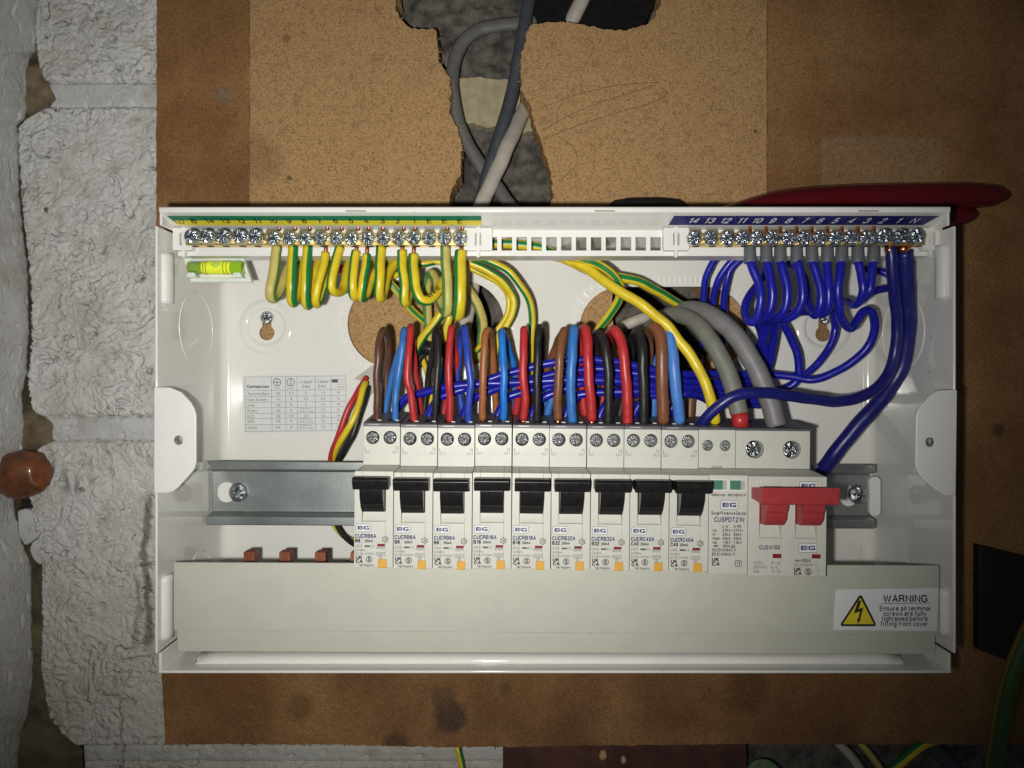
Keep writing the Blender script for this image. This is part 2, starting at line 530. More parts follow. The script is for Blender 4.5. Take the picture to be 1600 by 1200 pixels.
def wire_mat(name, col, rough=0.34):
    """insulation with faint scuffs and dust, unevenly glossy"""
    t = NT('insulation_' + name)
    f = t.noise(160, 5)
    sc = t.noise(900, 3, 0.6, dist=3.0)
    c = t.mix(t.ramp(f, 0.3, 0.7), tuple(k * 0.88 for k in col), tuple(min(1, k * 1.06) for k in col))
    dust = tuple(0.75 * k + 0.25 * 0.42 for k in col)
    c = t.mix(t.math('MULTIPLY', t.ramp(sc, 0.60, 0.72), 0.55), c, dust)
    r = t.math('ADD', t.math('MULTIPLY', t.noise(300, 4), 0.34), rough - 0.12)
    t.bump(t.math('ADD', t.math('MULTIPLY', t.noise(420, 4), 1.0), t.math('MULTIPLY', sc, 0.3)), 0.16, 0.0004)
    return t.out(c, r, 0.0)


W = {
    'navy': wire_mat('dark_blue', (0.010, 0.012, 0.34), 0.27),
    'navy_thick': wire_mat('navy', (0.009, 0.011, 0.15), 0.30),
    'brown': wire_mat('brown', (0.20, 0.075, 0.032)),
    'darkbrown': wire_mat('dark_brown', (0.105, 0.045, 0.028)),
    'tan': wire_mat('orange_brown', (0.33, 0.115, 0.035)),
    'blue': wire_mat('blue', (0.035, 0.17, 0.50)),
    'skyblue': wire_mat('bright_blue', (0.012, 0.17, 0.60)),
    'paleblue': wire_mat('pale_blue', (0.07, 0.21, 0.60)),
    'royal': wire_mat('royal_blue', (0.022, 0.06, 0.40)),
    'red': wire_mat('red', (0.46, 0.028, 0.030)),
    'black': wire_mat('black', (0.014, 0.014, 0.015), 0.38),
    'yellow': wire_mat('yellow', (0.72, 0.55, 0.022), 0.30),
    'green': wire_mat('green', (0.008, 0.20, 0.055), 0.30),
    'oldyellow': wire_mat('dull_yellow', (0.55, 0.47, 0.13), 0.45),
    'oldleaf': wire_mat('leaf_green', (0.035, 0.105, 0.018), 0.5),
    'oldochre': wire_mat('ochre', (0.27, 0.19, 0.03), 0.5),
    'oldgreen': wire_mat('dull_green', (0.10, 0.25, 0.06), 0.45),
    'grey': wire_mat('grey_sheath', (0.20, 0.19, 0.195), 0.45),
    'greygreen': wire_mat('green_grey_sheath', (0.185, 0.185, 0.155), 0.5),
    'boot': wire_mat('grey_sleeve', (0.115, 0.125, 0.14), 0.4),
    'slate': wire_mat('slate_sheath', (0.055, 0.060, 0.075), 0.45),
    'olgrey': wire_mat('old_grey_sheath', (0.14, 0.135, 0.12), 0.5),
    'offwhite': wire_mat('off_white_sheath', (0.47, 0.43, 0.36), 0.5),
}


def mdf_mat():
    t = NT('fibreboard')
    x = t.xyz()
    X, Z = x[0], x[2]
    fine = t.noise(1050, 6, 0.8)
    fib = t.noise(1250, 4, 0.7, dist=2.6)
    blot = t.noise(14, 5, 0.6)
    base = t.mix(t.ramp(blot, 0.32, 0.70), (0.235, 0.105, 0.037), (0.40, 0.215, 0.086))

    def rect(x0, x1, z0, z1, soft):
        def edge(v, e, up):
            m = t.n('ShaderNodeMapRange')
            t.t.links.new(v, m.inputs[0])
            a, b = (e - soft, e + soft) if up else (e + soft, e - soft)
            m.inputs[1].default_value, m.inputs[2].default_value = a, b
            return m.outputs[0]
        return t.math('MULTIPLY', t.math('MULTIPLY', edge(X, x0, True), edge(X, x1, False)), t.math('MULTIPLY', edge(Z, z0, True), edge(Z, z1, False)))
    clean = rect(PX(390, 0) * S, PX(1198, 0) * S, -0.115, 1.0, 0.0004)
    base = t.mix(t.math('MULTIPLY', clean, 0.88), base, (0.56, 0.345, 0.155))
    ghost = rect(PX(1283, 0) * S, PX(1472, 0) * S, -0.1, PZ(212, 0) * S, 0.0008)
    base = t.mix(t.math('MULTIPLY', ghost, 0.45), base, (0.36, 0.26, 0.145))
    # marks: pencil lines left by the old unit, dirt patches near the lower edge
    for px, w, k in ((390, 0.00035, 0.8), (1199, 0.0005, 0.75)):
        l = rect(PX(px, 0) * S - w, PX(px, 0) * S + w, 0.02, 1.0, 0.0002)
        l = t.math('MULTIPLY', l, t.ramp(t.noise(60, 3), 0.38, 0.62))
        base = t.mix(t.math('MULTIPLY', l, k), base, (0.06, 0.045, 0.035))
    l = rect(PX(1285, 0) * S, PX(1475, 0) * S, PZ(214, 0) * S - 0.0006, PZ(214, 0) * S + 0.0006, 0.0006)
    base = t.mix(t.math('MULTIPLY', l, t.math('MULTIPLY', t.noise(150, 3), 0.9)), base, (0.16, 0.14, 0.13))
    for px, py, r, col, k in ((705, 1120, 13, (0.035, 0.026, 0.022), 0.9), (690, 1088, 9, (0.05, 0.035, 0.025), 0.6), (560, 1125, 14, (0.34, 0.19, 0.07), 0.55),
                              (350, 145, 7, (0.22, 0.19, 0.15), 0.6), (790, 1075, 5, (0.06, 0.05, 0.03), 0.6), (1170, 1080, 16, (0.07, 0.03, 0.018), 0.6),
                              (1560, 672, 5, (0.05, 0.04, 0.03), 0.8), (620, 1170, 12, (0.04, 0.03, 0.025), 0.7), (1050, 1085, 30, (0.12, 0.045, 0.018), 0.5), (448, 60, 3.5, (0.20, 0.11, 0.05), 0.7), (452, 278, 2.2, (0.09, 0.06, 0.03), 0.8), (1180, 205, 1.2, (0.05, 0.03, 0.02), 0.9), (930, 100, 3.5, (0.30, 0.15, 0.07), 0.5), (400, 250, 20, (0.15, 0.075, 0.032), 0.35), (470, 1105, 10, (0.10, 0.05, 0.02), 0.5), (905, 1120, 12, (0.10, 0.06, 0.03), 0.4)):
        dx = t.math('SUBTRACT', X, PX(px, 0) * S)
        dz = t.math('SUBTRACT', Z, PZ(py, 0) * S)
        rr = t.math('SQRT', t.math('ADD', t.math('MULTIPLY', dx, dx), t.math('MULTIPLY', dz, dz)))
        rr = t.math('ADD', rr, t.math('MULTIPLY', t.math('SUBTRACT', t.noise(110, 5), 0.5), 0.9 * r * S))
        m = t.ramp(rr, r * S, r * S * 0.45)
        base = t.mix(t.math('MULTIPLY', m, k), base, col)
    chip = t.noise(520, 6, 0.8, dist=1.4)
    big = t.noise(95, 6, 0.7)
    base = t.mix(t.math('MULTIPLY', t.ramp(big, 0.5, 0.74), 0.34), base, (0.11, 0.055, 0.024))
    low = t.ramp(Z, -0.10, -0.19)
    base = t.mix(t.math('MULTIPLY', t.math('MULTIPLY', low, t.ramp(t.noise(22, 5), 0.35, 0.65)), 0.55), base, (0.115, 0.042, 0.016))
    col = t.mix(t.math('MULTIPLY', t.ramp(chip, 0.53, 0.38), 0.62), base, (0.10, 0.050, 0.020))
    col = t.mix(t.math('MULTIPLY', t.ramp(fine, 0.50, 0.38), 0.72), col, (0.060, 0.032, 0.015))
    col = t.mix(t.math('MULTIPLY', t.ramp(fib, 0.55, 0.66), 0.55), col, (0.66, 0.45, 0.23))
    speck = t.noise(620, 2, 0.5)
    col = t.mix(t.math('MULTIPLY', t.ramp(speck, 0.27, 0.235), 0.7), col, (0.03, 0.02, 0.012))
    t.bump(fine, 0.5, 0.0005)
    return t.out(col, 0.78, spec=0.25)


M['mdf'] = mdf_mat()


def paint_wall_mat(name, white, dirt, amt, bscale=180, relief=1.0):
    t = NT(name)
    a = t.noise(30, 6, 0.65)
    b = t.noise(bscale, 6, 0.7)
    v = t.n('ShaderNodeTexVoronoi', _feature='DISTANCE_TO_EDGE', Scale=170.0)
    w = t.n('ShaderNodeMixRGB')
    w.inputs[0].default_value = 0.025
    t.t.links.new(t.tc.outputs['Object'], w.inputs[1])
    nz = t.n('ShaderNodeTexNoise', Scale=90.0, Detail=3.0)
    t.t.links.new(t.tc.outputs['Object'], nz.inputs['Vector'])
    t.t.links.new(nz.outputs['Color'], w.inputs[2])
    t.t.links.new(w.outputs[0], v.inputs['Vector'])
    crack = t.ramp(v.outputs['Distance'], 0.05, 0.0)
    crack = t.math('MULTIPLY', crack, t.ramp(t.noise(60, 4), 0.44, 0.60))
    c = t.mix(t.math('MULTIPLY', t.ramp(a, 0.44, 0.74), amt), white, dirt)
    c = t.mix(t.math('MULTIPLY', t.ramp(b, 0.60, 0.78), 0.45), c, tuple(k * 0.55 for k in dirt))
    c = t.mix(t.math('MULTIPLY', crack, 0.18), c, tuple(k * 0.35 for k in dirt))
    sp = t.noise(135, 4, 0.6, dist=1.5)
    c = t.mix(t.math('MULTIPLY', t.ramp(sp, 0.33, 0.27), 0.85), c, (0.055, 0.045, 0.035))
    ye = t.noise(48, 4, 0.6)
    c = t.mix(t.math('MULTIPLY', t.ramp(ye, 0.60, 0.74), 0.40), c, (0.36, 0.25, 0.13))
    x = t.xyz()
    low = t.ramp(t.math('ADD', x[2], t.math('MULTIPLY', a, 0.10)), 0.02, -0.17)
    c = t.mix(t.math('MULTIPLY', low, 0.45), c, (0.36, 0.32, 0.23))
    # damp streak beside the enclosure and a run of rust below it
    for px, y0, y1, w, col, k in ((229, 775, 1010, 3.2, (0.12, 0.10, 0.08), 0.75), (212, 905, 1010, 2.6, (0.16, 0.13, 0.10), 0.5), (193, 1095, 1240, 0.7, (0.14, 0.11, 0.08), 0.7), (104, 735, 770, 3.0, (0.10, 0.09, 0.08), 0.6), (120, 750, 770, 2.0, (0.05, 0.045, 0.04), 0.7)):
        dx = t.math('ABSOLUTE', t.math('ADD', t.math('SUBTRACT', x[0], PX(px, DW) * S), t.math('MULTIPLY', t.math('SUBTRACT', t.noise(55, 4), 0.5), 0.016)))
        m = t.ramp(dx, w * S, w * S * 0.25)
        zz = t.math('MULTIPLY', t.ramp(x[2], PZ(y1 + 12, DW) * S, PZ(y1 - 12, DW) * S), t.ramp(x[2], PZ(y0 - 15, DW) * S, PZ(y0 + 15, DW) * S))
        c = t.mix(t.math('MULTIPLY', t.math('MULTIPLY', m, zz), k), c, col)
    def billow(scale, dist):
        return t.math('POWER', t.math('ABSOLUTE', t.math('SUBTRACT', t.noise(scale, 2, 0.5, dist=dist), 0.5)), 0.7)
    h = t.math('ADD', t.math('ADD', t.math('MULTIPLY', t.math('MULTIPLY', billow(58, 1.6), 2.6 * relief), t.ramp(t.noise(34, 3), 0.36, 0.62)), t.math('MULTIPLY', billow(140, 1.0), 0.75 * relief)), t.math('MULTIPLY', b, 0.35))
    t.bump(h, 0.8, 0.0028)
    return t.out(c, 0.60, spec=0.35)


M['wall_paint'] = paint_wall_mat('white_masonry_paint', (0.72, 0.715, 0.69), (0.38, 0.34, 0.275), 0.50, relief=0.78)
M['wall_smooth'] = paint_wall_mat('white_painted_mortar', (0.65, 0.655, 0.65), (0.38, 0.34, 0.28), 0.45, 90, 0.25)
M['crack'] = simple('crack_shade', (0.022, 0.018, 0.013), 0.95, var=0.5, vscale=90)  # near-black colour stands in for the shade deep in the corner crack
M['mortar_damp'] = simple('damp_mortar', (0.115, 0.092, 0.052), 0.8, var=0.35, vscale=60, bump=0.6, bscale=300)
M['mortar'] = simple('bare_mortar', (0.20, 0.155, 0.09), 0.9, var=0.45, vscale=70, bump=0.8, bscale=420)
M['concrete'] = simple('dark_concrete', (0.105, 0.094, 0.080), 0.9, var=0.6, vscale=110, bump=1.0, bscale=420)
M['cream'] = simple('cream_mortar', (0.42, 0.36, 0.22), 0.8, var=0.18, vscale=130, bump=0.7, bscale=700)
M['resin'] = simple('brown_resin', (0.16, 0.050, 0.016), 0.34, var=0.45, vscale=90, bump=0.7, bscale=230, coat=0.3)
M['maroon'] = simple('maroon_plastic', (0.105, 0.005, 0.009), 0.16, var=0.10, vscale=40)
M['darkbox'] = simple('dusty_black_box', (0.008, 0.0055, 0.004), 0.6, var=0.5, vscale=70)
M['plank'] = simple('brown_painted_wood', (0.085, 0.034, 0.026), 0.5, var=0.3, vscale=60)
M['lead'] = simple('pencil', (0.13, 0.10, 0.07), 0.6, var=0.5, vscale=160)
M['clay'] = simple('beige_drip', (0.42, 0.27, 0.13), 0.5, var=0.3)
t_ = NT('clear_plastic')
M['clear'] = t_.out((0.93, 0.97, 0.93), 0.04)
t_.b.inputs['Alpha'].default_value = 0.04
M['holder'] = simple('pale_translucent_plastic', (0.70, 0.76, 0.68), 0.15, var=0.05)
M['vial'] = simple('vial_liquid', (0.30, 0.52, 0.02), 0.12, var=0.1, vscale=200, coat=1.0)
M['vial_pale'] = simple('vial_bubble', (0.86, 0.95, 0.05), 0.12, var=0.05)
M['bubble'] = simple('air_bubble', (0.50, 0.66, 0.10), 0.08, var=0.1)

# ------------------------------------------------------------------ the walls behind
GAP_R = [(-140, 58), (0, 60), (40, 57), (80, 60), (95, 62), (115, 68), (155, 83), (170, 70), (185, 42), (200, 30), (300, 34), (377, 44), (417, 50), (480, 52), (520, 51),
         (583, 47), (617, 48), (640, 52), (660, 80), (690, 82), (702, 60), (780, 50), (840, 60), (887, 67), (1054, 67), (1080, 72), (1117, 78), (1140, 95), (1170, 125), (1340, 128)]
GAP_L = [(-140, 56), (0, 57), (20, 50), (80, 50), (90, 40), (110, 37), (170, 36), (185, 34), (195, 22), (300, 23), (377, 31), (417, 37), (517, 38), (583, 35), (617, 27),
         (667, 32), (700, 30), (780, 14), (840, 25), (887, 42), (1000, 44), (1054, 46), (1117, 37), (1150, 25), (1340, 12)]


def lerp(tab, y):
    for (a, va), (b, vb) in zip(tab, tab[1:]):
        if y <= b:
            return va + (vb - va) * max(0.0, (y - a) / (b - a))
    return tab[-1][1]




def block_height(x, z, rough):
    p = Vector((x * 0.045, 0.0, z * 0.045))
    w = Vector((noise.noise(p * 2.0 + Vector((5, 1, 1))), 0, noise.noise(p * 2.0 + Vector((1, 8, 3))))) * 0.35
    q = p + w
    h = 0.8 * noise.noise(p * 0.9 + Vector((3, 7, 1)))
    patch = 0.12 + 0.85 * max(0.0, min(1.0, 0.5 + 1.7 * noise.noise(p * 1.3 + Vector((11, 3, 6)))))
    h += rough * patch * (1.5 * abs(noise.noise(q * 2.6)) + 1.7 * abs(noise.noise(q * 5.2 + Vector((9, 2, 4)))) + 1.1 * abs(noise.noise(q * 10.0 + Vector((2, 2, 14)))) - 0.9)
    blist = noise.noise(q * 6.5 + Vector((4, 14, 2)))
    if blist > 0.2:
        h += rough * patch * min(0.9, (blist - 0.2) * 6.0)
    pit = noise.noise(p * 4.1 + Vector((20, 5, 8)))
    if pit > 0.43:
        h -= rough * (pit - 0.43) * 34.0
    cr = abs(noise.noise(q * 1.7 + Vector((1, 30, 2))))
    if cr < 0.03:
        h -= rough * (0.03 - cr) * 50
    return h


def wall_patch(name, y0, y1, mat, parent, rough=1.0, drop=0.0, step=1.8, round_edge=3.5):
    mb = MB()
    ny = max(4, int((y1 - y0) / step))
    nx = 118
    vs = []
    for j in range(ny + 1):
        y = y0 + (y1 - y0) * j / ny
        xl = lerp(GAP_R, y) - 4 + 2.0 * noise.noise(Vector((0, y * 0.09, 3))) + 1.5 * noise.noise(Vector((0, y * 0.3, 9)))
        for i in range(nx + 1):
            u = i / nx
            px = xl + (292 - xl) * u
            q = P(px, y, DW)
            h = block_height(q.x, q.z, rough) - drop
            e = min((y - y0) / 7.0, (y1 - y) / 7.0)
            if e < 1:
                h -= round_edge * (1 - max(e, 0)) ** 2
            e = (px - xl) / 4.0
            if e < 1:
                h -= 1.2 * (1 - max(e, 0)) ** 2
            vs.append((q.x, q.y - h, q.z))
    k = nx + 1
    fs = [(j * k + i, j * k + i + 1, (j + 1) * k + i + 1, (j + 1) * k + i) for j in range(ny) for i in range(nx)]
    mb.add(vs, fs, 0, True)
    # returns back into the wall so that the piece has thickness
    for ring in ([j * k for j in range(ny + 1)], [j * k + nx for j in range(ny + 1)], list(range(k)), list(range(ny * k, ny * k + k))):
        a = [vs[i] for i in ring]
        b = [(v[0], 26.0, v[2]) for v in a]
        n = len(a)
        mb.add(a + b, [(i, i + 1, n + i + 1, n + i) for i in range(n - 1)], 0, True)
    return mb.build(name, mat, parent, origin=(0, 0, 0), recalc=False)


wall = MB().box(-420, 640, -70, -37, -400, 420).build('wall', M['concrete'], origin=(0, 0, 0), kind='structure', label='block wall behind the backing board')
# rough concrete seen through the cut-out of the board
mb = MB()
nx, ny = 190, 270
vs = []
for j in range(ny + 1):
    for i in range(nx + 1):
        q = P(590 + 560 * i / nx, -120 + 760 * j / ny, -31)
        p = q * 0.06
        h = 2.6 * noise.noise(p) + 2.0 * noise.noise(p * 2.7) + 1.8 * abs(noise.noise(p * 5.5)) + 1.0 * abs(noise.noise(p * 12.0)) - 1.0
        vs.append((q.x, q.y - h, q.z))
mb.add(vs, [(j * (nx + 1) + i, j * (nx + 1) + i + 1, (j + 1) * (nx + 1) + i + 1, (j + 1) * (nx + 1) + i) for j in range(ny) for i in range(nx)], 0, True)
mb.build('rough_concrete', M['concrete'], wall, origin=(0, 0, 0), recalc=False)
wall_patch('block', -140, 126, M['wall_paint'], wall)
wall_patch('mortar_joint', 124, 168, M['wall_smooth'], wall, rough=0.25, drop=2.0)
wall_patch('block', 164, 652, M['wall_paint'], wall)
wall_patch('mortar_joint', 650, 692, M['wall_smooth'], wall, rough=0.3, drop=1.2)
wall_patch('block', 688, 1168, M['wall_paint'], wall, rough=0.85)
# lower course and joint run on to the right below the board
def lower_patch(name, y0, y1, x0, x1, mat, rough, drop):
    nx, ny = int((x1 - x0) / 4), max(6, int((y1 - y0) / 3))
    vs = []
    for j in range(ny + 1):
        for i in range(nx + 1):
            y = y0 + (y1 - y0) * j / ny
            px = x0 + (x1 - x0) * i / nx
            q = P(px, y, DW)
            h = block_height(q.x, q.z, rough) - drop
            e = min((px - x0) / 7, (y - y0) / 6.0, (y1 - y) / 6.0)
            if e < 1:
                h -= 3 * (1 - max(e, 0)) ** 2
            vs.append((q.x, q.y - h, q.z))
    k = nx + 1
    m = MB().add(vs, [(j * k + i, j * k + i + 1, (j + 1) * k + i + 1, (j + 1) * k + i) for j in range(ny) for i in range(nx)], 0, True)
    return m.build(name, mat, wall, origin=(0, 0, 0), recalc=False)


lower_patch('mortar_joint', 1164, 1194, 126, 800, M['wall_smooth'], 0.4, 0.8)
lower_patch('block', 1190, 1380, 128, 800, M['wall_paint'], 0.8, 0.0)
# bare mortar showing where the corner joint has opened wide, near-black strip painting the shade of the narrow crack between
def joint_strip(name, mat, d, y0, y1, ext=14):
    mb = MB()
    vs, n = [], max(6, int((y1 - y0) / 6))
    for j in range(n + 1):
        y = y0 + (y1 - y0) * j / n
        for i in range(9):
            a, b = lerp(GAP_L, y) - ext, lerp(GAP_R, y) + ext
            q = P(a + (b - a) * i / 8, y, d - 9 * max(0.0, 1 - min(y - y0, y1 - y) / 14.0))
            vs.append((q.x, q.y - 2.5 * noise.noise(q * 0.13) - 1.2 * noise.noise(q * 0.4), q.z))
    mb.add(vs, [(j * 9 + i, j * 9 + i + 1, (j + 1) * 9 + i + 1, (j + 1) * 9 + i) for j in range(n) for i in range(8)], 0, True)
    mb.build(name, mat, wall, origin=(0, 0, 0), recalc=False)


joint_strip('crack_shade', M['crack'], -23, -140, 1340)
joint_strip('corner_mortar', M['mortar'], -10.5, 92, 186, 4)
joint_strip('corner_mortar', M['mortar'], -10.5, 634, 712, 4)
joint_strip('corner_mortar', M['mortar_damp'], -12.5, 880, 1340, 4)

# return wall on the far left, turning towards the viewer
rw = MB()
vs, ny, nx = [], 620, 64
for j in range(ny + 1):
    y = -160 + 1520 * j / ny
    xl = lerp(GAP_L, y) + 2.0 * noise.noise(Vector((4, y * 0.08, 3))) + 1.2 * noise.noise(Vector((7, y * 0.3, 9)))
    for i in range(nx + 1):
        px = xl - 110 * i / nx - 260 * max(0.0, i / nx - 0.6) ** 2 / 0.16
        d = -13 + (xl - px) * 0.50
        q = P(px, y, d)
        h = 0.5 * block_height(q.y * 2 + 50, q.z * 0.5, 0.4)
        if 188 <= y <= 200 or 1040 < y < 1050:
            h -= 0.8
        if i < 3:
            h -= 1.6 * (1 - i / 3) ** 2
        vs.append((q.x + h * 0.8 + 3.6, q.y - h * 0.3, q.z))
k = nx + 1
rw.add(vs, [(j * k + i, (j + 1) * k + i, (j + 1) * k + i + 1, j * k + i + 1) for j in range(ny) for i in range(nx)], 0, True)
edge = [vs[j * k] for j in range(ny + 1)]
rw.add(edge + [(e[0] - 4, 30, e[2]) for e in edge], [(j, j + 1, ny + 2 + j, ny + 1 + j) for j in range(ny)], 1, True)
rw.build('return_wall', [M['wall_smooth'], M['mortar']], origin=(0, 0, 0), recalc=False, kind='structure', label='painted return wall at the far left corner')

# cracked flakes of paint still bridging the corner joint below the resin lump
fl = MB().plate([(P(a, b, -8).x, P(a, b, -8).z) for a, b in ((18, 800), (30, 797), (44, 800), (52, 815), (57, 838), (40, 850), (30, 856), (20, 838))], -18, -12)
fl.build('paint_flake', M['wall_smooth'], wall, bevel=1.2)
fl = MB().plate([(P(a, b, -8).x, P(a, b, -8).z) for a, b in ((42, 850), (56, 842), (66, 842), (69, 860), (64, 880), (54, 886), (44, 876), (38, 862))], -18, -11.5)
fl.build('paint_flake', M['wall_smooth'], wall, bevel=1.2)

# lump of resin stuck in the corner
mb = MB()
c = P(36, 741, -2)
vs, nu, nv = [], 40, 24
for j in range(nv + 1):
    th = math.pi * j / nv
    for i in range(nu):
        ph = 2 * math.pi * i / nu
        n_ = Vector((math.sin(th) * math.cos(ph), math.sin(th) * math.sin(ph), math.cos(th)))
        k = 1 + 0.14 * noise.noise(n_ * 1.7 + Vector((2, 2, 2))) + 0.06 * noise.noise(n_ * 4.5) + 0.02 * noise.noise(n_ * 11)
        sq = Vector((math.copysign(abs(n_.x) ** 0.85, n_.x), n_.y, math.copysign(abs(n_.z) ** 0.85, n_.z)))
        vs.append(c + Vector((sq.x * 15.2, sq.y * 9.5, sq.z * 13.6)) * k)
mb.add(vs, [(j * nu + i, j * nu + (i + 1) % nu, (j + 1) * nu + (i + 1) % nu, (j + 1) * nu + i) for j in range(nv) for i in range(nu)], 0, True)
mb.build('resin_lump', M['resin'], label='glossy brown lump of resin stuck in the wall corner', category='resin lump')

# ------------------------------------------------------------------ backing board
def ragged(pts, amp=0.7, step=2.5, seed=0):
    out = []
    n = len(pts)
    for i in range(n):
        a, b = Vector(pts[i]), Vector(pts[(i + 1) % n])
        L = (b - a).length
        k = max(1, min(120, int(L / step)))
        nn = Vector((-(b - a).y, (b - a).x)).normalized()
        for j in range(k):
            p = a + (b - a) * (j / k)
            q = Vector((p.x * 0.35, p.y * 0.35, seed))
            p = p + nn * amp * (noise.noise(q) + 0.6 * noise.noise(q * 2.7))
            out.append((p.x, p.y))
    return out


def pl(pts, d=0):
    return [(PX(a, d), PZ(b, d)) for a, b in pts]


xr, zt = 480.0, 330.0
left_edge = ragged([(PX(246, 0), zt), (PX(244, 0), PZ(300, 0)), (PX(246, 0), PZ(700, 0)), (PX(252, 0), PZ(1050, 0)), (PX(256, 0), PZ(1120, 0)), (PX(258, 0), PZ(1163, 0))], 0.5, 2.5, 1)
left_edge = left_edge[:next(i for i in range(len(left_edge)) if i > 10 and abs(left_edge[i][1] - PZ(1163, 0)) < 1.2)]
bot = ragged([(PX(258, 0), PZ(1163, 0)), (PX(500, 0), PZ(1163, 0)), (PX(700, 0), PZ(1168, 0)), (PX(1100, 0), PZ(1163, 0)), (xr, PZ(1163, 0)), (xr, zt)], 0.75, 1.8, 2)
bot = bot[:next(i for i in range(len(bot)) if bot[i][0] > xr - 2.5)]
outline = left_edge + bot + [(xr, PZ(1163, 0)), (xr, zt)]
big_hole = ragged(pl([(619, -70), (619, 17), (632, 37), (640, 43), (681, 47), (686, 88), (685, 95), (700, 118), (705, 135), (702, 175), (713, 196), (722, 223), (719, 270), (705, 300),
                      (700, 330), (712, 400), (724, 470), (738, 520), (745, 560), (780, 590), (830, 580), (852, 500), (862, 400), (861, 314), (865, 304), (859, 263), (850, 236), (840, 209), (832, 185),
                      (830, 169), (815, 142), (813, 95), (821, 61), (827, 40), (853, 35), (880, 34), (918, 39), (941, 45), (975, 47), (1009, 39), (1026, 24), (1033, 7), (1034, -70)]), 1.15, 1.3, 3)
hole2 = ragged(pl([(962, 430), (955, 480), (962, 540), (985, 585), (1040, 600), (1100, 590), (1122, 545), (1118, 480), (1090, 440), (1030, 425)]), 0.6, 2.5, 4)
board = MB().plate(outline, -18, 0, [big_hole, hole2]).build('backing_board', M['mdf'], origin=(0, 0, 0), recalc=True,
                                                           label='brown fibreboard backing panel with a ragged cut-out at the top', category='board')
# fibres torn along the rim of the cut-out and lower edge
for name, pts in (('pencil_line', [(835, 174), (860, 163), (905, 147), (960, 134), (1000, 130), (1030, 129)]), ('pencil_line', [(848, 204), (880, 185), (930, 163), (980, 147), (1025, 133)]),
                  ('pencil_line', [(850, 218), (900, 197), (960, 177), (1010, 163), (1036, 152), (1043, 143)]), ('pencil_line', [(872, 213), (895, 230), (902, 250), (893, 268), (880, 278)]),
                  ('pencil_line', [(855, 1160), (880, 1145), (905, 1128), (930, 1112), (960, 1105)]), ('pencil_line', [(1110, 175), (1114, 160)]), ('pencil_line', [(1116, 170), (1138, 173)]),
                  ('pencil_line', [(905, 60), (918, 62), (928, 70), (922, 90), (914, 100)])):
    MB().tube(smooth_path([P(a, b, 0.02) for a, b in pts], 5), 0.17, 5).build(name, M['lead'], board)
random.seed(5)
fray = MB()
edge_pts = [(x, z, 0.0, -1.0) for x, z in bot if x < 300][::2] + [(x, z, (x - PX(770, 0)) / 60, 0.0) for x, z in big_hole[::3]]
for x, z, ox, oz in edge_pts:
    for _ in range(2):
        p = Vector((x + random.uniform(-1, 1), random.uniform(0.2, 8.0), z))
        a = Vector((random.uniform(-1, 1) - ox * 0.6, random.uniform(-0.7, 0.3), oz * random.uniform(0.1, 1.0) + random.uniform(-0.4, 0.4)))
        L = random.uniform(0.8, 2.6)
        q = p + a * L * 0.5 + Vector((random.uniform(-.4, .4), 0, random.uniform(-.4, .4)))
        fray.tube([p, q, q + a * L * 0.4 + Vector((random.uniform(-.6, .6), 0, random.uniform(-.6, .6)))], [0.28, 0.2, 0.08], 4, caps=False)
fray.build('frayed_fibres', M['mdf'], board, origin=(0, 0, 0), kind='stuff')
# drilled hole with raised burr seen through the left opening
mb = MB()
mb.cyl(P(564, 498, 0.1), P(564, 498, 0.5), 1.6, 1.3, 12, 0, False)
mb.build('drill_burr', M['mdf'], board)

# cream mortar band on the concrete behind
mb = MB().plate(ragged(pl([(712, 122), (745, 119), (790, 123), (835, 120), (850, 200), (820, 206), (795, 204), (780, 193), (765, 200), (740, 192), (722, 190)], -24), 0.8, 1.8, 8), -36, -25)
mb.build('cream_mortar_band', M['cream'], wall, bevel=0.5)
# black round box let into the wall, top right of the cut-out
mb = MB()
c = P(925, -30, -14)
for r0, r1, d0, d1 in ((40, 40, -27, -13), (33, 33, -26, -13)):
    mb.cyl((c.x, -d0, c.z), (c.x, -d1, c.z), r0, r1, 40, 0, False)
mb.cyl((c.x, 16.5, c.z), (c.x, 17.5, c.z), 40, 40, 40)  # black disc set forward, painting the shadow inside the box
vs = [(c.x + r * math.cos(2 * math.pi * i / 40), 13, c.z + r * math.sin(2 * math.pi * i / 40)) for r in (33, 40) for i in range(40)]
mb.add(vs, [(i, (i + 1) % 40, 40 + (i + 1) % 40, 40 + i) for i in range(40)])
mb.build('round_back_box', M['black'], label='round black back box showing in the top right of the cut-out', category='back box')


# ------------------------------------------------------------------ cables and wires
def cable(name, label, cat, mats, ctrl, r, group=None, n=14, stripe=None, twist=0.0, parts=(), per=7, flat=1.0):
    pts = smooth_path([P(*c) for c in ctrl], per)
    sd = Vector((ctrl[0][0], r * 7, ctrl[-1][1]))
    pts = [q + Vector((noise.noise(q * 0.11 + sd), noise.noise(q * 0.11 + sd * 2), noise.noise(q * 0.11 + sd * 3))) * 0.45 * min(1.0, k_i / 4.0) for k_i, q in enumerate(pts)]
    o = MB().tube(pts, [r * (1 + 0.035 * noise.noise(q * 0.2 + sd)) for q in pts], n, stripe, twist, flat=flat).build(name, mats, None, origin=pts[0], label=label, category=cat)
    if group:
        o['group'] = group
    for pn, pm, a, b, rr in parts:
        MB().cyl(P(*a), P(*b), rr, rr, 10).build(pn, pm, o)
    return o


YG = [W['yellow'], W['green']]
OYG = [W['oldyellow'], W['oldgreen']]

